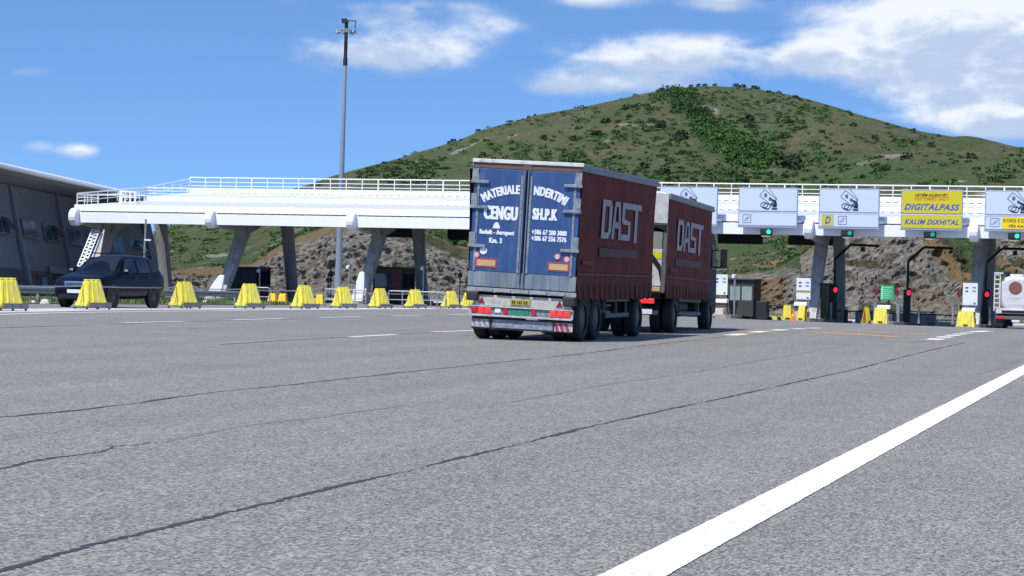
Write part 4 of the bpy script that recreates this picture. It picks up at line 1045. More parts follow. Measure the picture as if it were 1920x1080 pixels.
# ------------------------------------------------------------------ yellow barriers on wheeled trays
def make_barrier(p, label):
    o = thing('yellow_barrier', label, 'barrier', p, R(42), 'tall yellow barriers along the road edge')
    bx_, by_ = .43, .37; tx, ty = .28, .12; zb, zt = .13, 1.03
    m_ = MB()
    m_.fr([(-bx_,-by_,zb),(bx_,-by_,zb),(bx_,by_,zb),(-bx_,by_,zb)], [(-tx,-ty,zt-.06),(tx,-ty,zt-.06),(tx,ty,zt-.06),(-tx,ty,zt-.06)])
    m_.fr([(-bx_-.03,-by_-.03,zb-.03),(bx_+.03,-by_-.03,zb-.03),(bx_+.03,by_+.03,zb-.03),(-bx_-.03,by_+.03,zb-.03)], [(-bx_-.02,-by_-.02,zb+.10)]*1+[(bx_+.02,-by_-.02,zb+.10),(bx_+.02,by_+.02,zb+.10),(-bx_-.02,by_+.02,zb+.10)])
    for k in (-1, 0, 1): m_.bx(k*.2-.075, k*.2+.075, -ty*.9, ty*.9, zt-.063, zt)
    m_.build('shell', M['yellow'], o, bevel=.025)
    m_ = MB()                                     # ribs down both long faces
    for sgn in (-1, 1):
        for k in range(4):
            a = -.33+k*.22; b = a*tx/bx_
            m_.fr([(a-.04,sgn*(by_-.03),zb+.12),(a+.04,sgn*(by_-.03),zb+.12),(a+.03,sgn*(by_-.008),zb+.12),(a-.03,sgn*(by_-.008),zb+.12)],
                  [(b-.03,sgn*(ty-.01),zt-.11),(b+.03,sgn*(ty-.01),zt-.11),(b+.022,sgn*(ty+.012+.012),zt-.11),(b-.022,sgn*(ty+.024),zt-.11)])
    for sgn in (-1, 1): m_.fr([(sgn*bx_,-.03,zb+.1),(sgn*(bx_+.03),-.03,zb+.1),(sgn*(bx_+.03),.03,zb+.1),(sgn*bx_,.03,zb+.1)], [(sgn*tx,-.02,zt-.1),(sgn*(tx+.03),-.02,zt-.1),(sgn*(tx+.03),.02,zt-.1),(sgn*tx,.02,zt-.1)])
    m_.build('rib', M['yellow'], o, bevel=.01)
    m_ = MB(); m_.bx(-.36,.52,-by_-.10,-by_-.035,.08,.24); m_.bx(-.50,.52,-by_-.1,by_+.05,.07,.098); m_.build('tray', M['traygrey'], o, bevel=.01)
    for x in (-.42, .0, .45):
        for y in (-.42, .40):
            if x == 0 and y > 0: continue
            wv = MB(); wv.disc((x, y, .045), .045, .035, 'x', 10); wv.bx(x-.025,x+.025,y-.02,y+.02,.05,.08); wv.build('wheel', M['black'], o)
    return o
lbl = ['yellow barrier cut by the left edge of the picture','yellow barrier in front of the dark blue car','yellow barrier just right of the dark blue car',
       'fourth yellow barrier from the left, in front of the second front column','yellow barrier in front of the second back column','yellow barrier just right of the tall light mast base',
       'yellow barrier right of the tall white column shield','yellow barrier in front of the booth with the dark red panel','second yellow barrier from the truck','last yellow barrier, half hidden behind the truck corner']
b0 = make_barrier(BP[0], lbl[0])
for p, l in zip(BP[1:], lbl[1:]): dup(b0, p, l, rz=R(42+rnd.uniform(-6, 6)))
# cable between the barriers
cb_ = thing('guard_cable', 'thin pale cable strung along the row of yellow barriers', 'cable')
off = Vector((-bs_.x, -bs_.y, 0))*.25
cp = [BP[0]-bd*6]+BP
m_ = MB()
for a, b in zip(cp, cp[1:]):
    a = a+off+Vector((0,0,.80)); b = b+off+Vector((0,0,.80)); pr = None
    for i in range(7):
        q = a.lerp(b, i/6); q.z = gz(q.x, q.y)+.80-.035*math.sin(math.pi*i/6)
        if pr is not None: m_.tube(pr, q, .022, 5)
        pr = q
m_.build('cable', M['galv'], cb_)
# pipe railings between the last barriers
for px, D, w_, lb in ((632,117,1.3,'bent pipe railing beside the base of the light mast'),(667,120,1.1,'bent pipe railing in front of the tall white shield'),(748,124,1.2,'bent pipe railing left of the eighth barrier'),
                      (769,126,.9,'bent pipe railing just behind the eighth barrier'),(796,128,1.5,'wide bent pipe railing between the eighth and ninth barriers'),(822,131,.9,'bent pipe railing left of the ninth barrier'),(492,118,.8,'bent pipe railing right of the fourth barrier')):
    o = thing('pipe_railing', lb, 'railing', flat(px, D), R(-10), 'bent pipe railings along the road edge')
    m_ = MB(); m_.path([(-w_/2,0,0),(-w_/2,0,.85),(-w_/2+.08,0,.93),(w_/2-.08,0,.93),(w_/2,0,.85),(w_/2,0,0)], .035, 8); m_.build('frame', M['galv'], o)
    m_ = MB(); m_.tube((-w_/2,0,.45),(w_/2,0,.45),.022,6); m_.build('middle_rail', M['galv'], o)
# guardrail
gr = thing('guardrail', 'grey steel guardrail running behind the car along the grass verge', 'guardrail')
m_ = MB(); n = 40; Lr = (flat(440,121)-g0).length+6
prs = [(0,.42),(.05,.46),(.05,.52),(0,.57),(.05,.62),(.05,.69),(0,.73)]
vs = []
for i in range(n+1):
    c = g0+gdir*(i/n*Lr-6)
    for q, z in prs:
        p = c-gn*q; vs.append((p.x, p.y, gz(c.x, c.y)+z-.02))
k = len(prs); m_.add(vs, [(i*k+j, i*k+j+1, (i+1)*k+j+1, (i+1)*k+j) for i in range(n) for j in range(k-1)])
m_.build('rail', M['galv'], gr)
for i in range(int(Lr/3.2)+1):
    c = g0+gdir*(i*3.2-5.5); m_ = MB(); z = gz(c.x, c.y); m_.X = Matrix.Translation((c.x, c.y, z)) @ Matrix.Rotation(math.atan2(gdir.y, gdir.x), 4, 'Z')
    m_.bx(-.05,.05,.02,.12,-.05,.70); m_.build('post', M['galv'], gr)
# pale stones by the verge
for px, D, s, lb in ((85,91,.2,'pale stone below the guardrail near the left edge'),(62,92,.14,'small pale stone below the guardrail, leftmost'),(385,116,.2,'pale stone at the verge right of the third barrier')):
    m_ = MB(); p = flat(px, D); 
    for k in range(1): m_.fr([(-s,-s,0),(s,-s*.8,0),(s*.9,s,0),(-s*.8,s,0)], [(-s*.7,-s*.5,s),(s*.5,-s*.6,s*.8),(s*.6,s*.5,s),(-s*.5,s*.6,s*1.1)])
    o = m_.build('stone', M['pale'], bevel=.04); o.location = p; tag(o, lb, 'stone', 'pale stones on the verge')

# ------------------------------------------------------------------ light mast
mp_ = flat(633, 196)
mast = thing('light_mast', 'very tall grey tapered light mast with a floodlight ring on top behind the canopy', 'light mast', (mp_.x, mp_.y, -1.2))
mtop = at(649.5, 50, 196); off_ = Vector((mtop.x-mp_.x, 0, mtop.z+1.2))
m_ = MB(); m_.tube((0,0,0), off_*.88, .31, 16, .15, cap=True); m_.build('pole', M['mast'], mast, smooth_=False)
m_ = MB(); m_.tube(off_*.881, off_*1.02, .16, 12, .16); m_.tube(off_*.86, off_*.885, .2, 12, .2); m_.build('head_frame', M['dark'], mast)
m_ = MB(); c = off_*.987
m_.path([c+Vector((.78*math.cos(a*math.pi/8), .78*math.sin(a*math.pi/8), 0)) for a in range(17)], .045, 6)
for a in range(4): m_.tube(c, c+Vector((.78*math.cos(a*math.pi/2+.3), .78*math.sin(a*math.pi/2+.3), 0)), .04, 6)
m_.build('ring', M['galv'], mast)
for a in range(8):
    q = c+Vector((.82*math.cos(a*math.pi/4+.2), .82*math.sin(a*math.pi/4+.2), -.10)); m_ = MB(); m_.X = Matrix.Translation(q) @ Matrix.Rotation(a*math.pi/4+.2, 4, 'Z') @ Matrix.Rotation(R(25), 4, 'Y')
    m_.fr([(-.16,-.2,-.1),(.18,-.2,-.1),(.18,.2,-.1),(-.16,.2,-.1)], [(-.1,-.13,.12),(.1,-.13,.12),(.1,.13,.12),(-.1,.13,.12)]); m_.build('floodlight', M['galv'], mast)
m_ = MB(); t_ = off_*1.02
m_.bx(t_.x-.42,t_.x+.05,t_.y-.3,t_.y+.3,t_.z-.15,t_.z+.2); m_.bx(t_.x+.05,t_.x+.85,t_.y-.05,t_.y+.05,t_.z,t_.z+.08); m_.tube(t_+Vector((.8,0,0)), t_+Vector((.75,0,-.6)), .04, 6); m_.build('hoist', M['dark'], mast)
# thin lamp post in front of the grey building
tp = at(267, 560, 158); o = thing('slim_post', 'slim grey post with a small white lamp in front of the grey building', 'post', (tp.x, tp.y, gz(tp.x, tp.y)))
hh = at(269, 411, 158).z-o.location.z
m_ = MB(); m_.tube((0,0,0),(.12,0,hh),.08,8,.07); m_.build('post', M['galv'], o); m_ = MB(); m_.bx(.05,.5,-.1,.1,hh-1.52,hh-1.40); m_.build('lamp', M['boardwhite'], o)

# ------------------------------------------------------------------ grey building on the left (x out of the wall, y along it away, z up)
B0 = at(0, 500, 165.0)
bld = thing('terminal_building', 'long dark grey building with leaning ribs, awning windows and a wide white edged roof', 'building', (B0.x, B0.y, -1.3), RZ)
LB = 24.6; LEAN = .24
def drop(y): return -.056*y
def W_(y, z, o=0): return (-LEAN*z+o+2.0, y, z+drop(y)*min(1, z/4))      # wall surface point
zr = 8.7
m_ = MB()
m_.fr([W_(-30,0),W_(LB+.6,0),(-30,LB+.6,0),(-30,-30,0)], [W_(-30,zr),W_(LB+.6,zr),(-30,LB+.6,zr+drop(LB)),(-30,-30,zr+drop(-30))]); m_.build('wall', M['bwall'], bld)
m_ = MB()
m_.fr([W_(-30,.0,.03),W_(LB-.2,.0,.03),W_(LB-.2,0,0),W_(-30,0,0)], [W_(-30,2.4,.03),W_(LB-.2,2.4,.03),W_(LB-.2,2.4,0),W_(-30,2.4,0)]); m_.build('plinth_wall', M['concrete2'], bld)
ribs = [-21.6, -14, -6.4, 1.2, 8.6, 16.0, 23.4]
for y in ribs:
    m_ = MB(); m_.fr([W_(y-.16,0,.0),W_(y-.16,0,.34),W_(y+.16,0,.34),W_(y+.16,0,.0)], [W_(y-.09,zr,.0),W_(y-.09,zr,.16),W_(y+.09,zr,.16),W_(y+.09,zr,.0)]); m_.build('rib', M['brib'], bld)
def window(y, opened, w_=2.0):
    z0, z1 = 5.0, 6.2
    fr0 = MB()
    for a, b, c, d in ((y-.08,y,z0-.08,z1+.08),(y+w_,y+w_+.08,z0-.08,z1+.08),(y,y+w_,z0-.08,z0),(y,y+w_,z1,z1+.08),(y+w_*.5-.04,y+w_*.5+.04,z0,z1)):
        fr0.fr([W_(a,c,.002),W_(a,c,.08),W_(b,c,.08),W_(b,c,.002)], [W_(a,d,.002),W_(a,d,.08),W_(b,d,.08),W_(b,d,.002)])
    f_ = fr0.build('window', M['brib'], bld)
    g = MB()
    for k in (0, 1):
        a = y+k*w_*.5+.05; b = a+w_*.5-.10; o_ = .75 if (opened and k == 1) else .05; zz = z0+ (.3 if o_ > .5 else 0)
        g.fr([W_(a,zz,o_-.04 if o_<.5 else o_),W_(a,zz,o_+.04),W_(b,zz,o_+.04),W_(b,zz,o_-.04 if o_<.5 else o_)], [W_(a,z1,.01),W_(a,z1,.06),W_(b,z1,.06),W_(b,z1,.01)])
    g.build('pane', M['glass'], f_)
    if opened:
        h = MB(); a = y+w_*.5+.05; b = y+w_-.05; h.fr([W_(a,z0,.003),W_(a,z0,.02),W_(b,z0,.02),W_(b,z0,.003)], [W_(a,z1,.003),W_(a,z1,.009),W_(b,z1,.009),W_(b,z1,.003)]); h.build('opening', M['black'], f_)
for y in ribs[:-1]:
    window(y+.9, False); window(y+4.3, True)
def door(y, w_, sign):
    d = MB(); d.fr([W_(y,0,.05),W_(y,0,.12),W_(y+w_,0,.12),W_(y+w_,0,.05)], [W_(y,2.1,.05),W_(y,2.1,.12),W_(y+w_,2.1,.12),W_(y+w_,2.1,.05)]); dd = d.build('door', M['dark'], bld)
    e = MB(); e.fr([W_(y+w_*.4,.3,.121),W_(y+w_*.4,.3,.14),W_(y+w_*.9,.3,.14),W_(y+w_*.9,.3,.121)], [W_(y+w_*.4,1.9,.121),W_(y+w_*.4,1.9,.14),W_(y+w_*.9,1.9,.14),W_(y+w_*.9,1.9,.121)]); e.build('pane', M['glass'], dd)
    if sign:
        e = MB(); e.fr([W_(y-.6,2.3,.12),W_(y-.6,2.3,.2),W_(y+w_+.9,2.3,.2),W_(y+w_+.9,2.3,.12)], [W_(y-.6,2.9,.12),W_(y-.6,2.9,.2),W_(y+w_+.9,2.9,.2),W_(y+w_+.9,2.9,.12)]); e.build('door_sign', M['brib'], bld)
door(2.6, 1.6, False); door(5.4, 1.3, True); door(-4.4, 1.5, False)
# roof slab with rolled eave
EO = 2.9
def Rf(y, z, o): return (o, y, z+drop(y))
rp = [(-30,zr+.05),(-.6,zr+.05),(EO-.9,zr+.40),(EO-.15,zr+.62),(EO,zr+.78),(EO-.05,zr+.92),(EO-.4,zr+1.0),(-8,zr+1.15),(-30,zr+1.15)]
def slab(mb, poly, y0, y1, mi=0):
    n = len(poly); vs = [Rf(y0, z, x) for x, z in poly]+[Rf(y1, z, x) for x, z in poly]
    mb.add(vs, [(i,(i+1)%n,n+(i+1)%n,n+i) for i in range(n)]+[tuple(range(n-1,-1,-1)),tuple(range(n,2*n))], mi)
m_ = MB(); slab(m_, [(-30,zr+.02),(-.6,zr+.02),(EO-.9,zr+.36),(EO-.16,zr+.58),(EO-.16,zr+.72),(-30,zr+.72)], -30, LB+1.4); m_.build('soffit', M['bsoffit'], bld)
m_ = MB(); slab(m_, [(EO-.155,zr+.56),(EO+.02,zr+.66),(EO+.05,zr+.84),(EO-.05,zr+.95),(EO-.5,zr+1.0),(-30,zr+1.1),(-30,zr+.73),(EO-.155,zr+.73)], -30, LB+1.7); m_.build('roof', M['white'], bld)
m_ = MB()
for y in (-8, -1.5, 3.5, 9.5, 15): m_.X = Matrix.Translation(Rf(y, zr+.17, .2)); m_.disc((0,0,0), .22, .06, 'z', 10)
m_.X = None; m_.build('downlight', M['black'], bld)

# ------------------------------------------------------------------ vehicles: shared pieces
def wheel(parent, x, y, r=.5, w_=.30, dual=False, rim='chasgrey', name='wheel', n=28):
    sgn = 1 if x > 0 else -1
    m_ = MB()
    for k in ((0, 1) if dual else (0,)):
        xc = x-sgn*(w_/2+k*(w_+.06))
        prof_ = [(-w_/2,r*.58),(-w_/2,r*.90),(-w_/2+.04,r*.985),(0,r),(w_/2-.04,r*.985),(w_/2,r*.90),(w_/2,r*.58)]
        vs = [(xc+px_, y+rr*math.cos(2*math.pi*i/n), r+rr*math.sin(2*math.pi*i/n)) for i in range(n) for px_, rr in prof_]
        k7 = len(prof_); m_.add(vs, [(i*k7+j, i*k7+j+1, ((i+1)%n)*k7+j+1, ((i+1)%n)*k7+j) for i in range(n) for j in range(k7-1)])
    w0 = m_.build(name, M['rubber'], parent)
    m_ = MB(); xo = x-sgn*.06
    m_.disc((xo, y, r), r*.60, .05, 'x', 24); m_.tube((xo, y, r), (xo+sgn*.05, y, r), r*.28, 14, r*.18)
    for i in range(8): a = i*math.pi/4; m_.disc((xo+sgn*.03, y+math.cos(a)*r*.40, r+math.sin(a)*r*.40), r*.05, .03, 'x', 6)
    m_.build('rim', M[rim], w0); return w0

# curtain side with pleats at the hem
def curtain(parent, side, y0, y1, z0, z1, x, m, name='side_curtain'):
    m_ = MB(); ny = int((y1-y0)/.09); zs = [z0, z0+.08, z0+.2, z0+.36, z0+.5, z0+.9, z0+1.5, z0+2.1, z1-.25, z1]
    vs = []
    for i in range(ny+1):
        y = y0+(y1-y0)*i/ny
        for z in zs:
            h = (z-z0); k = max(0, 1-h/.55); ph = 2*math.pi*y/.52
            dx = (.035*abs(math.sin(ph/2))**.6)*k + .012*math.sin(y*3.1+z*2)+.010*mn.noise(Vector((y*2, z*1.3, side)))
            zz = z-(.06*abs(math.cos(ph/2)) if h < .01 else 0)
            vs.append((side*(x+dx), y, zz))
    k = len(zs); m_.add(vs, [(i*k+j, i*k+j+1, (i+1)*k+j+1, (i+1)*k+j) for i in range(ny) for j in range(k-1)])
    c = m_.build(name, m, parent, smooth_=True)
    n = int((y1-y0)/.52)
    for i in range(n+1):
        y = y0+.1+i*.52
        if y > y1-.05: break
        m_ = MB()
        m_.fr([(side*(x+.04),y-.02,z0-.02),(side*(x+.06),y-.02,z0-.02),(side*(x+.06),y+.02,z0-.02),(side*(x+.04),y+.02,z0-.02)], [(side*(x+.04),y-.10,z0+.30),(side*(x+.055),y-.10,z0+.30),(side*(x+.055),y-.07,z0+.30),(side*(x+.04),y-.07,z0+.30)]); m_.build('strap', M['black'], c)
    m_ = MB(); m_.bx(*sorted((side*(x+.025), side*(x+.034))), y0, y1, z0+.50, z0+.555); m_.build('seam_band', M['letterd'], c)
    return c
def dast(parent, y0, y1, z0, z1, x):
    """block letters D A S T on the right side, sheared baseline; letters by strokes in y-z plane"""
    W = (y1-y0)/4.2; H = z1-z0
    polys = []
    def P(u, v): return (u, v)
    def add(k, poly): polys.append([(y0+(k*W*1.05)+p[0]*W, z0+p[1]*H) for p in poly])
    t = .27; b = .16
    # D
    add(0, [(0,0),(t,0),(t+.04,1),(.04,1)]); add(0, [(t,0),(.72,0),(.66,b),(t,b)]); add(0, [(t,1-b),(.80,1-b),(.88,1),(t,1)]); add(0, [(.66,b),(.72,0),(1,.22),(1,.84),(.88,1),(.72,1-b),(.73,.25)])
    # A
    add(1, [(.0,0),(.22,0),(.42,1),(.26,1)]); add(1, [(.26,1),(.42,.86),(.62,.86),(.78,1)]); add(1, [(.62,1),(.80,1),(1.0,0),(.76,0)]); add(1, [(.22,.30),(.80,.30),(.80,.46),(.25,.46)])
    # S
    add(2, [(0,1-b),(.95,1-b),(.95,1),(0,1)]); add(2, [(0,.5),(.26,.56),(.26,1-b),(0,1-b)]); add(2, [(0,.5),(.26,.56),(.95,.50),(.95,.36),(.7,.42),(.1,.42)]); add(2, [(.68,.42),(.95,.46),(.95,b),(.68,b)]); add(2, [(0,0),(.95,0),(.95,b),(0,b)])
    # T
    add(3, [(-.1,1-b),(1.05,1-b),(1.05,1),(-.1,1)]); add(3, [(.36,-.04),(.66,-.04),(.66,1-b),(.36,1-b)])
    m_ = MB()
    for p in polys: m_.prism(p, x, x+.006, 'x')
    m_.build('lettering', M['letterg'], parent)
    m_ = MB(); m_.bx(x, x+.005, y0-.05, y1-.15, z0-.42, z0-.22); m_.build('lettering_bar', M['letterd'], parent)
    return

def tilt(o, ang):   # lean about the heading axis
    o.rotation_euler = (0, ang, o.rotation_euler.z)

# ------------------------------------------------------------------ drawbar trailer (origin: centre of the rear on the ground; y forward)
tr0 = at(974, 638, 50.0)
trl = thing('curtain_trailer', 'dark red curtain trailer with blue rear doors lettered in white, behind the truck', 'trailer', (tr0.x, tr0.y, 0), RZ)
TZ = 1.13; TT = 3.96; TL = 7.75; TWd = 1.25; LN = R(2.1)
def tbuild(mb, name, m, parent=trl, **k):      # body parts lean with the load
    o = mb.build(name, m, parent, **k)
    if parent is trl: o.matrix_local = Matrix.Translation((0,0,.85)) @ Matrix.Rotation(LN, 4, 'Y') @ Matrix.Translation((0,0,-.85))
    return o
m_ = MB(); m_.bx(-TWd+.03,TWd-.03,.06,TL-.03,TZ-.02,TZ+.05); m_.bx(-TWd+.03,TWd-.03,TL-.1,TL,TZ,TT-.05); m_.bx(-TWd+.02,-TWd+.05,.05,TL,TZ,TT-.1); m_.bx(TWd-.08,TWd-.05,.05,TL,TZ,TT-.1); tbuild(m_, 'load_floor', M['chasgrey'])
m_ = MB(); n = 16
vs = []
for i in range(n+1):
    y = TL*i/n
    for q in range(7):
        x = -TWd+.02+(2*TWd-.04)*q/6; vs.append((x, y, TT+.02+.05*math.sin(math.pi*q/6)+.015*mn.noise(Vector((x*3, y*2, 1)))))
m_.add(vs, [(i*7+q, i*7+q+1, (i+1)*7+q+1, (i+1)*7+q) for i in range(n) for q in range(6)]); tbuild(m_, 'roof', M['roofcloth'], smooth_=True)
m_ = MB(); m_.bx(TWd-.03,TWd+.05,0,TL,TT-.13,TT+.03); m_.bx(-TWd-.05,-TWd+.03,0,TL,TT-.13,TT+.03); m_.bx(-TWd+.03,TWd-.03,TL-.06,TL+.01,TT-.13,TT+.02); tbuild(m_, 'roof_rail', M['roofrail'], bevel=.015)
m_ = MB(); m_.bx(-TWd-.04,TWd+.04,-.05,.03,TT-.03,TT+.055); tbuild(m_, 'rear_header', M['roofcloth'], bevel=.01)
m_ = MB(); m_.bx(-TWd,TWd,-.02,.05,TT-.15,TT-.032); m_.bx(-.10,.10,-.035,-.021,TT-.16,TT-.05); tbuild(m_, 'header_shadow_bar', M['brown'], bevel=.005)  # shade below the rear header, painted in as a brown bar
c = curtain(trl, 1, .04, TL-.05, TZ-.10, TT-.12, TWd+.0, M['red_tarp']); c.matrix_local = Matrix.Translation((0,0,.85)) @ Matrix.Rotation(LN, 4, 'Y') @ Matrix.Translation((0,0,-.85))
c2_ = curtain(trl, -1, .04, TL-.05, TZ-.10, TT-.12, TWd+.0, M['red_tarp']); c2_.matrix_local = c.matrix_local.copy()
dast(c, 1.95, 6.0, 2.40, 3.30, TWd+.026)
m_ = MB(); m_.bx(TWd+.04,TWd+.045,.35,1.35,1.78,1.86); m_.bx(TWd+.04,TWd+.045,6.7,7.1,3.12,3.18); m_.build('faint_mark', M['letterd'], c)
# rear doors
DZ0, DZ1 = 1.50, TT-.16
for sgn in (-1, 1):
    m_ = MB(); a, b = sorted((sgn*.012, sgn*(TWd-.02))); m_.bx(a, b, -.03, .02, DZ0, DZ1); d = tbuild(m_, 'door', M['blue'], bevel=.008); d['label'] = ('left' if sgn < 0 else 'right')+' blue rear door with white lettering'
    m_ = MB()
    for x_ in (sgn*.105, sgn*(TWd-.13)): m_.bx(x_-.026, x_+.026, -.045, -.031, DZ0, DZ1-.12)
    m_.build('edge_strip', M['worn'], d)
    m_ = MB(); m_.tube((sgn*.045,-.065,DZ0-.25),(sgn*.045,-.065,DZ1-.02),.016,8); m_.build('lock_rod', M['bluegrey'], d)
    for z in (3.50, 2.93, 2.06):
        m_ = MB(); a, b = sorted((sgn*(TWd-.38), sgn*(TWd+.04))); m_.bx(a, b, -.085, -.046, z-.035, z+.035); a, b = sorted((sgn*(TWd-.13), sgn*(TWd+.02))); m_.bx(a, b, -.07, -.04, z, z+.30); m_.build('hinge', M['worn'], d, bevel=.008)
    cx = -1 if sgn < 0 else 1
    m_ = MB(); m_.bx(cx*.84-.25, cx*.84+.25, -.040, -.031, 1.585, 1.80); m_.build('marker_plate', M['pinkred'], d)
    m_ = MB(); m_.bx(cx*.84-.215, cx*.84+.215, -.046, -.041, 1.62, 1.755); m_.build('marker_plate', M['orange'], d)
    for (dx, dz, rr, mm) in (((-.02,.20,.085,'letterw'),(-.17,.10,.075,'pink')) if sgn < 0 else ((-.10,.16,.08,'pink'),(.12,.11,.08,'pink'))):
        q = cx*.90+dx; m_ = MB()
        if mm == 'pink': m_.disc((q,-.038,1.76+dz), rr, .006, 'y', 18); m_.build('sticker', M['pinkred'], d); m_ = MB(); m_.disc((q,-.044,1.76+dz), rr*.72, .004, 'y', 18)
        else: m_.disc((q,-.038,1.76+dz), rr, .006, 'y', 18)
        m_.build('sticker', M[mm], d)
    if sgn < 0:
        Rr = 1.6
        loft_text('MATERIALE', .90, .20, M['letterw'], d, TX(-.61,-.032,3.36), bold=.05, arc=(Rr, -.42))
        loft_text('CENGU', .77, .31, M['letterw'], d, TX(-.565,-.032,2.82), bold=.085)
        m_ = MB(); m_.prism([(-.74,2.47),(-.56,2.47),(-.59,2.56),(-.71,2.56)], -.037, -.032, 'y'); m_.disc((-.65,-.034,2.57), .05, .005, 'y', 14, 0, 1, .8); m_.build('emblem', M['letterw'], d)
        loft_text('Rudnik - Aeroport', .80, .135, M['letterw'], d, TX(-.63,-.032,2.37), bold=.055)
        loft_text('Km. 3', .29, .12, M['letterw'], d, TX(-.65,-.032,2.20), bold=.055)
    else:
        loft_text('NDERTIMI', .80, .20, M['letterw'], d, TX(.58,-.032,3.36), bold=.05, arc=(Rr, .44))
        loft_text('SH.P.K', .56, .26, M['letterw'], d, TX(.46,-.032,2.84), bold=.085)
        loft_text('+386 67 200 3000', .80, .115, M['letterw'], d, TX(.58,-.032,2.44), bold=.055)
        loft_text('+386 67 556 7576', .80, .115, M['letterw'], d, TX(.58,-.032,2.30), bold=.055)
m_ = MB(); m_.bx(-TWd,TWd,-.025,.05,TZ+.03,DZ0-.006)
for k in range(12): m_.bx(-TWd+.1+k*.2,-TWd+.13+k*.2,-.032,-.026,TZ+.05,DZ0-.02)
tbuild(m_, 'tail_board', M['bluegrey'], bevel=.005)
m_ = MB(); m_.bx(-TWd-.02,TWd+.02,-.01,.16,TZ-.09,TZ+.01); 
for k in range(5): m_.bx(-1.0+k*.42,-.66+k*.42,-.05,-.012,TZ-.075,TZ-.01)
tbuild(m_, 'rear_sill', M['worn2'])
for sgn in (-1, 1):
    m_ = MB(); a, b = sorted((sgn*(TWd-.27), sgn*(TWd+.01))); m_.bx(a, b, -.06, .2, TZ-.30, TZ-.095); tbuild(m_, 'bumper_block', M['chassis'], bevel=.03)
# chassis, tail panel
m_ = MB()
for x in (-.45, .45): m_.bx(x-.06,x+.06,.3,TL-.1,.78,1.10)
for y in (.4, 1.4, 2.6, 4.0, 5.6, 7.2): m_.bx(-1.15,1.15,y,y+.1,.92,1.09)
m_.bx(-.42,.42,3.3,4.2,.45,.78); m_.bx(-1.15,1.15,.35,.40,.5,.95); m_.build('chassis', M['chassis'], trl)
pan = MB(); pan.prism([(-1.06,.98),(1.04,.98),(1.18,.74),(-1.16,.74)], .02, .07, 'y'); pan.bx(-1.20,1.20,.0,.09,.535,.737); P_ = pan.build('tail_panel', M['lampwhite'], trl, bevel=.008)
P_['label'] = 'dirty white tail panel with red lamps'
P_.matrix_local = Matrix.Rotation(R(1.5), 4, 'Y')
m_ = MB(); m_.bx(-1.16,1.16,-.012,-.001,.565,.705); m_.build('lamp_recess', M['worn'], P_)
m_ = MB(); m_.bx(-1.2,1.2,-.05,.0,.71,.735); m_.bx(-1.2,1.2,-.05,.0,.50,.545); m_.build('strip', M['lampwhite'], P_, bevel=.006)
for x, mm in ((-1.08,'red_lens'),(-.92,'red_lit'),(-.76,'red_lit'),(.75,'red_lit'),(.91,'red_lit'),(1.07,'red_lit')):
    m_ = MB(); m_.bx(x-.072,x+.072,-.045,-.013,.57,.70); m_.build('tail_lamp', M[mm], P_, bevel=.02)
for x in (-.36, .30): m_ = MB(); m_.disc((x,-.03,.635), .062, .035, 'y', 16); m_.build('reflector', M['red_lens'], P_)
m_ = MB(); m_.bx(-.60,-.46,-.035,-.013,.59,.68); m_.build('reversing_lamp', M['boardwhite'], P_, bevel=.01)
m_ = MB(); m_.bx(-.26,.20,-.025,-.013,.565,.70); m_.build('green_strip', M['green'], P_)
m_ = MB(); m_.bx(-.26,.20,-.010,.018,.79,.91); p_ = m_.build('number_plate', M['platey'], P_, bevel=.004)
loft_text('02 163 CK', .38, .075, M['signblack'], P_, TX(-.03,-.012,.85), bold=.03)
for x in (-.93, .88): m_ = MB(); m_.prism([(x-.08,.79),(x+.08,.79),(x,.93)], .0, .018, 'y'); m_.build('warning_triangle', M['reddark'], P_)
m_ = MB(); m_.bx(-1.15,1.17,.04,.06,.22,.47); f_ = m_.build('mudflap_bar', M['chassis'], trl); f_.matrix_local = Matrix.Rotation(R(1.5), 4, 'Y')
m_ = MB(); m_.bx(-.66,.74,.028,.0385,.26,.44); m_.build('flap_plate', M['plateW'], f_); 
for x in (-.93, 1.0): m_ = MB(); m_.bx(x-.22,x+.20,.026,.0385,.25,.44); m_.build('flap_plate', M['plateW'] if x < 0 else M['lampwhite'], f_)
m_ = MB()
for k in range(3): m_.prism([(.82+k*.12,.26),(.90+k*.12,.26),(.84+k*.12,.43),(.76+k*.12,.43)], .020, .0255, 'y')
m_.build('stripe', M['pinkred'], f_)
m_ = MB()
for k in range(4): m_.prism([(-1.14+k*.12,.26),(-1.08+k*.12,.26),(-1.14+k*.12,.43),(-1.15,.43) if k == 0 else (-1.20+k*.12,.43)], .020, .0255, 'y')
m_.build('stripe', M['lampwhite'], f_)
for sgn in (-1, 1):
    for y in (.85, 2.10): wheel(trl, sgn*1.24, y, .52, .30, True)
    wheel(trl, sgn*1.24, 6.45, .50, .28, True)
    m_ = MB()
    for z in (.50, .88): m_.bx(*sorted((sgn*1.16, sgn*1.21)), 3.15, 5.55, z, z+.11)
    for y in (3.2, 4.4, 5.45): m_.bx(*sorted((sgn*1.10, sgn*1.158)), y, y+.07, .5, 1.05)
    m_.build('side_guard', M['chasgrey'], trl, bevel=.01)
    m_ = MB(); m_.bx(*sorted((sgn*.98, sgn*1.2)), 1.36, 1.60, .55, 1.08); m_.build('mudguard', M['chassis'], trl)
m_ = MB(); m_.tube((0,TL-.3,.7),(0,TL+1.5,.62),.07,8); m_.tube((-.4,TL-.5,.75),(0,TL+.9,.65),.05,8); m_.tube((.4,TL-.5,.75),(0,TL+.9,.65),.05,8); m_.build('drawbar', M['chassis'], trl)
m_ = MB(); m_.disc((0,6.45,.98), .55, .1, 'z', 20); m_.build('turntable', M['chassis'], trl)

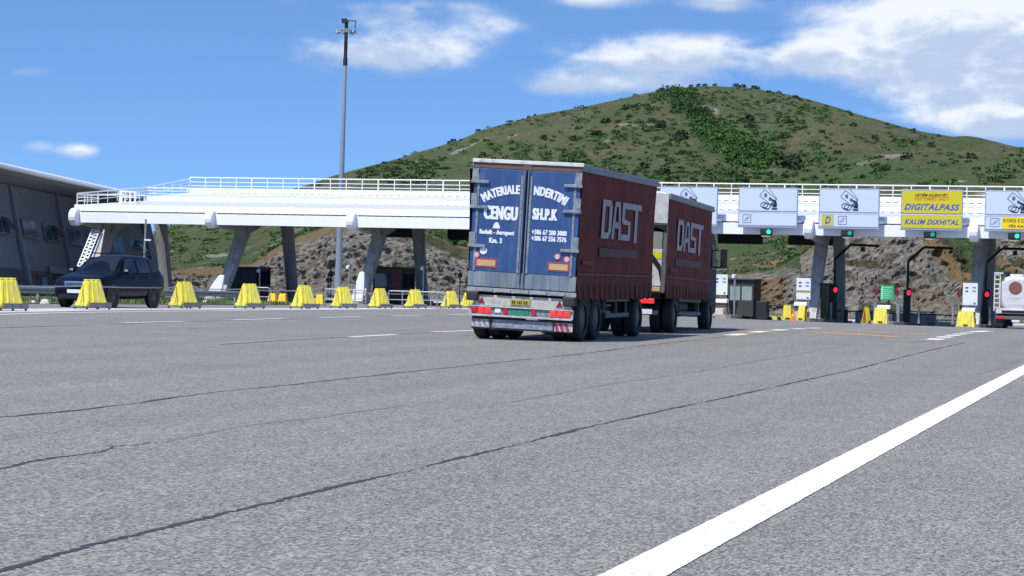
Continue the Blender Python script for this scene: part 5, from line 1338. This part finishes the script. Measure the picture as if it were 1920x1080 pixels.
# ------------------------------------------------------------------ truck
HD = R(-14.2)
tk0 = Vector((.0682*59.3-1.27*math.cos(HD), 59.3-1.27*math.sin(HD), 0))
trk = thing('curtain_truck', 'dark red curtain sided truck with block letters and dark cab, pulling the trailer', 'truck', (tk0.x, tk0.y, gz(tk0.x, tk0.y)), HD)
trk.rotation_euler = (R(-.8), 0, HD)
KL = 7.3; KT = 3.74; KZ = 1.13; LK = Matrix.Translation((0,0,.85)) @ Matrix.Rotation(R(1.6), 4, 'Y') @ Matrix.Translation((0,0,-.85))
def kbuild(mb, name, m, **k): o = mb.build(name, m, trk, **k); o.matrix_local = LK.copy(); return o
m_ = MB(); m_.bx(-1.22,1.22,.06,KL-.02,KZ-.02,KZ+.05); m_.bx(-1.22,1.22,KL-.1,KL,KZ,KT-.05); m_.bx(-1.23,-1.18,.05,KL,KZ,KT-.1); m_.bx(1.18,1.21,.05,KL,KZ,KT-.1); kbuild(m_, 'load_floor', M['chasgrey'])
m_ = MB(); m_.fr([(-1.24,0,KT),(1.24,0,KT),(1.24,KL,KT),(-1.24,KL,KT)], [(-1.0,.05,KT+.07),(1.0,.05,KT+.07),(1.0,KL-.05,KT+.07),(-1.0,KL-.05,KT+.07)]); kbuild(m_, 'roof', M['roofcloth'], bevel=.03)
m_ = MB()
for sgn in (-1, 1): m_.bx(*sorted((sgn*1.22, sgn*1.30)), 0, KL, KT-.13, KT+.03)
kbuild(m_, 'roof_rail', M['roofrail'], bevel=.02)
for sgn in (1, -1):
    c = curtain(trk, sgn, .04, KL-.03, KZ-.10, KT-.12, 1.25, M['red_tarp']); c.matrix_local = LK.copy()
    if sgn > 0:
        dast(c, 1.35, 5.55, 2.30, 3.14, 1.276); m_ = MB(); m_.bx(1.29,1.295,.5,1.5,1.72,1.80); m_.build('faint_mark', M['letterd'], c)
# rear face: pale header panel, dark fold, dull white door with yellow bands
m_ = MB(); m_.bx(-1.22,1.24,-.02,.05,KT-.78,KT-.01); kbuild(m_, 'header_panel', M['vanwhite'], bevel=.01)
m_ = MB(); m_.prism([(-1.22,KT-.80),(1.22,KT-.80),(1.22,KT-.98),(.95,KT-.90),(.6,KT-.99),(-1.22,KT-.95)], -.05, .03, 'y'); kbuild(m_, 'rolled_tarpaulin', M['black'], bevel=.01)
m_ = MB(); m_.bx(-1.2,1.12,.0,.05,KT-1.45,KT-1.0); kbuild(m_, 'upper_rear_panel', M['taupe'])
m_ = MB(); m_.bx(-1.2,1.14,-.01,.05,KZ+.16,KT-1.46); kbuild(m_, 'rear_door', M['vanwhite'], bevel=.01)
m_ = MB(); m_.bx(-1.19,1.13,-.022,-.011,2.02,2.20); kbuild(m_, 'yellow_band', M['signyellow'])
m_ = MB(); m_.prism([(.55,2.19),(.85,2.19),(1.12,1.85),(1.13,1.4),(1.05,1.75),(.8,2.05)], -.04, -.023, 'y'); kbuild(m_, 'hanging_strap', M['black'])
m_ = MB(); m_.bx(-1.19,1.13,-.02,.05,KZ+.02,KZ+.14); kbuild(m_, 'lower_band', M['orange'], bevel=.01)
m_ = MB(); m_.bx(1.15,1.25,-.015,.05,KZ,KT-.8); kbuild(m_, 'corner_post', M['chasgrey'])
m_ = MB()
for x in (-.42, .42): m_.bx(x-.06,x+.06,.2,9.2,.72,1.08)
for y in (.3, 2.6, 5.0): m_.bx(-1.1,1.1,y,y+.1,.92,1.09)
m_.bx(-1.1,1.1,-.03,.03,.5,.62); m_.bx(-.3,.3,.0,.3,.5,.9); m_.build('chassis', M['chassis'], trk)
for sgn in (-1, 1):
    m_ = MB(); m_.bx(*sorted((sgn*.62, sgn*1.0)), -.06, -.031, .80, .93); m_.build('tail_lamp', M['red_lit'], trk, bevel=.02)
m_ = MB(); m_.bx(.55,.95,-.06,-.035,.52,.65); m_.build('number_plate', M['boardwhite'], trk)
for sgn in (-1, 1):
    wheel(trk, sgn*1.24, 1.75, .50, .28, True); wheel(trk, sgn*1.24, 7.75, .50, .30, False)
    m_ = MB(); 
    for z in (.50, .88): m_.bx(*sorted((sgn*1.15, sgn*1.20)), 2.7, 6.3, z, z+.11)
    m_.bx(*sorted((sgn*1.05, sgn*1.148)), 2.7, 2.8, .5, 1.05); m_.bx(*sorted((sgn*1.05, sgn*1.148)), 6.2, 6.3, .5, 1.05); m_.build('side_guard', M['chasgrey'], trk, bevel=.01)
    m_ = MB(); m_.tube((sgn*.85,3.2,.72),(sgn*.85,4.6,.72),.26,14); m_.build('fuel_tank', M['chassis'], trk)
m_ = MB()
m_.prism([(7.42,.55),(9.1,.55),(9.2,1.2),(9.1,2.1),(8.8,2.85),(8.6,3.0),(7.42,3.05)], -1.2, 1.2, 'x'); m_.build('cab', M['chassis'], trk, bevel=.08)
for sgn in (-1, 1):
    m_ = MB(); m_.prism([(8.0,1.9),(8.95,1.9),(8.7,2.65),(8.0,2.65)], *sorted((sgn*1.205, sgn*1.215)), 'x'); m_.build('side_window', M['carglass'], trk)
    m_ = MB(); m_.bx(*sorted((sgn*1.34, sgn*1.54)), 8.85, 8.98, 1.95, 2.55); m_.tube((sgn*1.15,8.9,2.5),(sgn*1.45,8.9,2.5),.03,6); m_.tube((sgn*1.15,8.9,1.95),(sgn*1.45,8.9,2.0),.03,6); m_.build('mirror', M['black'], trk, bevel=.04)
    m_ = MB(); m_.bx(*sorted((sgn*1.02, sgn*1.27)), 7.1, 8.45, 1.02, 1.12); m_.build('mudguard', M['chassis'], trk, bevel=.03)
m_ = MB(); m_.prism([(9.09,2.0),(9.15,2.0),(8.86,2.8),(8.80,2.8)], -1.1, 1.1, 'x'); m_.build('windscreen', M['carglass'], trk)
m_ = MB(); m_.bx(-1.0,1.0,7.45,8.4,3.052,3.3); m_.build('roof_spoiler', M['chasgrey'], trk, bevel=.06)

# ------------------------------------------------------------------ tanker
tn0 = Tg(69.0, -3.4, .01)
tnk = thing('white_tanker', 'white tanker truck with round dull red emblem waiting in the right lane', 'tanker', tn0, RZ)
def ell(cx, cz, rx, rz_, n=28, p=.80):
    return [(cx+rx*abs(math.cos(a))**p*(1 if math.cos(a) > 0 else -1), cz+rz_*abs(math.sin(a))**p*(1 if math.sin(a) > 0 else -1)) for a in [2*math.pi*i/n for i in range(n)]]
m_ = MB(); rings = [(-.0,.86),(-.10+.12,.94),(.10,.985),(.3,1.0),(9.0,1.0),(9.3,.9)]
vs = []; n = 32
rings = [(.0,.80),(.05,.92),(.16,.985),(.34,1.0),(9.0,1.0),(9.3,.85)]
for y, k in rings: vs += [(x, y, z) for x, z in ell(0, 2.27, 1.16*k, 1.13*k, n)]
fs = [(r_*n+i, r_*n+(i+1)%n, (r_+1)*n+(i+1)%n, (r_+1)*n+i) for r_ in range(len(rings)-1) for i in range(n)]+[tuple(range(n-1,-1,-1)), tuple(range((len(rings)-1)*n, len(rings)*n))]
m_.add(vs, fs); tb = m_.build('tank', M['tank'], tnk, smooth_=False, bevel=.02)
m_ = MB(); m_.disc((-.02,-.012,2.62), .42, .02, 'y', 28); m_.build('emblem', M['logo'], tb)
ring = [(-.02+.33*math.cos(a*math.pi/12), 2.62+.33*math.sin(a*math.pi/12)) for a in range(25)]
m_ = MB(); m_.stroke(ring, .03, -.030, -.023); m_.stroke([(-.2,2.5),(-.1,2.75),(.02,2.55),(.14,2.72)], .05, -.030, -.023); m_.build('emblem_ring', M['brown'], tb)
m_ = MB(); m_.bx(-.38,.36,-.012,-.002,1.93,1.98); m_.bx(-.05,.05,-.012,-.002,1.78,1.82); m_.build('lettering', M['greenlite2'], tb)
m_ = MB(); 
for k in range(6): m_.bx(-.45+k*.17,-.34+k*.17,-.012,-.002,1.45,1.55)
m_.build('lettering', M['pinkred2'], tb)
for k in range(3):
    m_ = MB(); m_.bx(-.45,.45,1+k*2.8,1.8+k*2.8,3.38,3.50); m_.build('hatch', M['tank'], tnk, bevel=.04)
m_ = MB(); m_.bx(-.9,-.84,.1,9,3.36,3.62); m_.bx(.84,.9,.1,9,3.36,3.62); m_.build('catwalk_rail', M['dark'], tnk)
m_ = MB()
for x in (-1.33, -.98): m_.bx(x-.035,x+.035,-.16,-.09,1.1,3.55)
for k in range(8): m_.bx(-1.33,-.98,-.17,-.10,1.3+k*.3,1.38+k*.3)
m_.bx(-1.36,-.80,-.2,.3,3.5,3.6); m_.build('ladder', M['tank'], tnk)
m_ = MB(); m_.bx(-1.2,1.2,-.15,.5,.95,1.28); m_.build('rear_beam', M['tank'], tnk, bevel=.03)
m_ = MB(); m_.bx(-.85,.80,-.17,-.151,1.0,1.16); m_.build('vent', M['black'], tnk)
m_ = MB(); m_.bx(-1.22,1.22,-.12,.1,.58,.80); m_.build('bumper', M['chasgrey'], tnk, bevel=.02)
for x in (-.92, .92): m_ = MB(); m_.bx(x-.26,x+.26,-.145,-.121,.60,.76); m_.build('tail_lamp', M['red_lens'], tnk, bevel=.02)
m_ = MB(); m_.bx(-.2,.3,-.14,-.121,.42,.56); m_.build('number_plate', M['boardwhite'], tnk)
m_ = MB(); m_.bx(-.5,.5,.3,12,.7,1.15); m_.build('chassis', M['chassis'], tnk)
for sgn in (-1, 1):
    for y in (.9, 2.2, 7.4): wheel(tnk, sgn*1.22, y, .5, .29, True)
    wheel(tnk, sgn*1.22, 11.2, .5, .3)
    m_ = MB(); m_.bx(*sorted((sgn*.75, sgn*1.22)), .0, .06, .12, .6); m_.build('mudflap', M['black'], tnk)
m_ = MB(); m_.prism([(9.7,.5),(12.2,.5),(12.2,2.2),(11.9,3.1),(9.8,3.2)], -1.22, 1.22, 'x'); m_.build('cab', M['tank'], tnk, bevel=.1)

# ------------------------------------------------------------------ dark blue car (origin centre on the ground, y forward)
cp_ = flat(206, 83)
car = thing('blue_suv', 'dark blue estate car driving towards the camera behind the yellow barriers', 'car', cp_, R(160))
car.scale = (1.08, 1.06, 1.17)
def section(y, hw, zb, zbelt, hwr, zr_):
    """half section points: sill, bulge, belt, roof shoulder, roof centre"""
    return [(hw*.90, zb), (hw*.99, zb+.14), (hw, (zb+zbelt)/2+.05), (hw*.97, zbelt-.03), (hw*.925, zbelt), (hwr+.035*(zr_ > zbelt+.1), (zbelt*.35+zr_*.65)), (hwr, zr_-.07 if zr_ > zbelt+.1 else zr_-.0), (hwr*.72, zr_), (0, zr_+.015)]
st = [(2.36,.62,.40,.62,.55,.66),(2.32,.80,.24,.74,.70,.80),(2.15,.90,.22,.88,.78,.93),(1.75,.935,.24,.96,.80,1.01),(1.25,.94,.26,1.02,.82,1.08),(1.02,.94,.26,1.04,.80,1.16),(.45,.94,.26,1.05,.64,1.56),(.05,.94,.26,1.06,.62,1.66),(-.8,.94,.26,1.07,.62,1.69),(-1.5,.94,.27,1.08,.60,1.65),(-1.95,.93,.30,1.08,.60,1.62),(-2.22,.90,.34,1.07,.62,1.42),(-2.36,.84,.38,.98,.70,1.02),(-2.40,.72,.44,.80,.62,.84)]
m_ = MB(); K = 9; vs = []
for (y, hw, zb, zl, hr, zt_) in st:
    s_ = section(y, hw, zb, zl, hr, zt_); vs += [(x, y, z) for x, z in s_]+[(-x, y, z) for x, z in reversed(s_[:-1])]
K2 = 2*K-1
fs = [(i*K2+j, i*K2+j+1, (i+1)*K2+j+1, (i+1)*K2+j) for i in range(len(st)-1) for j in range(K2-1)]
fs += [((i)*K2, (i+1)*K2, (i+1)*K2+K2-1, i*K2+K2-1) for i in range(len(st)-1)]
fs += [tuple(range(K2)), tuple(range((len(st)-1)*K2, len(st)*K2))]
m_.add(vs, fs); body = m_.build('body', M['carblue'], car, smooth_=True, sub=1)
def pane(name, pts, m, t=.012, nrm=None, parent=car):
    P3 = [Vector(p) for p in pts]; n_ = (P3[1]-P3[0]).cross(P3[2]-P3[0]).normalized()
    if nrm and n_.dot(Vector(nrm)) < 0: n_ = -n_
    mm = MB(); k = len(P3); vs_ = [p-n_*.01 for p in P3]+[p+n_*t for p in P3]
    mm.add(vs_, [(i,(i+1)%k,k+(i+1)%k,k+i) for i in range(k)]+[tuple(range(k-1,-1,-1)), tuple(range(k,2*k))]); return mm.build(name, m, parent)
pane('windscreen', [(-.74,1.03,1.13),(.74,1.03,1.13),(.60,.36,1.575),(-.60,.36,1.575)], M['carglass'], .025, (0,1,1))
pane('rear_window', [(-.62,-2.30,1.16),(.62,-2.30,1.16),(.56,-2.14,1.48),(-.56,-2.14,1.48)], M['carglass'], .025, (0,-1,1))
for sgn in (-1, 1):
    pane('side_window', [(sgn*.86,.74,1.10),(sgn*.86,-.30,1.11),(sgn*.69,-.30,1.56),(sgn*.68,.22,1.55)], M['carglass'], .03, (sgn,0,0))
    pane('side_window', [(sgn*.86,-.38,1.11),(sgn*.86,-1.28,1.12),(sgn*.68,-1.22,1.55),(sgn*.69,-.38,1.56)], M['carglass'], .03, (sgn,0,0))
    pane('side_window', [(sgn*.85,-1.36,1.13),(sgn*.82,-2.0,1.16),(sgn*.66,-1.78,1.48),(sgn*.67,-1.32,1.53)], M['carglass'], .03, (sgn,0,0))
    m_ = MB(); m_.fr([(sgn*.46,2.30,.70),(sgn*.84,2.12,.72),(sgn*.86,1.98,.74),(sgn*.44,2.15,.72)], [(sgn*.48,2.26,.83),(sgn*.82,2.06,.86),(sgn*.84,1.95,.87),(sgn*.46,2.12,.84)]); m_.build('headlight', M['headlamp'], car, bevel=.02)
    m_ = MB(); m_.bx(*sorted((sgn*.97, sgn*1.16)), .62, .78, 1.08, 1.24); m_.bx(*sorted((sgn*.86, sgn*1.0)), .68, .75, 1.08, 1.14); m_.build('mirror', M['carblue'], car, bevel=.04)
    m_ = MB(); m_.bx(*sorted((sgn*1.0, sgn*1.13)), .782, .80, 1.16, 1.22); m_.build('mirror_cap', M['chrome'], car)
    m_ = MB(); m_.bx(*sorted((sgn*.66, sgn*.70)), -1.5, .1, 1.70, 1.74); m_.build('roof_rail', M['dark'], car)
    for y in (.42, -.52): m_ = MB(); m_.bx(*sorted((sgn*.94, sgn*.965)), y-.6, y-.42, .96, .99); m_.build('door_handle', M['dark'], car, bevel=.01)
    for y in (1.42, -1.42):
        m_ = MB(); m_.disc((sgn*.925, y, .36), .41, .04, 'x', 26); m_.build('wheel_arch', M['black'], car)
        wheel(car, sgn*.955, y, .345, .22, False, 'grey', n=28)
m_ = MB(); m_.fr([(-.36,2.34,.66),(.36,2.34,.66),(.36,2.38,.66),(-.36,2.38,.66)], [(-.40,2.30,.82),(.40,2.30,.82),(.40,2.35,.82),(-.40,2.35,.82)]); m_.build('grille', M['chrome'], car, bevel=.01)
m_ = MB()
for z in (.69, .73, .77): m_.bx(-.34,.34,2.375,2.39,z-.008,z+.012)
m_.build('grille_bar', M['black'], car)
m_ = MB(); m_.bx(-.27,.27,2.37,2.395,.46,.57); m_.build('number_plate', M['boardwhite'], car, bevel=.005)
m_ = MB(); m_.bx(-.62,.62,2.33,2.36,.30,.43); m_.build('air_intake', M['black'], car)
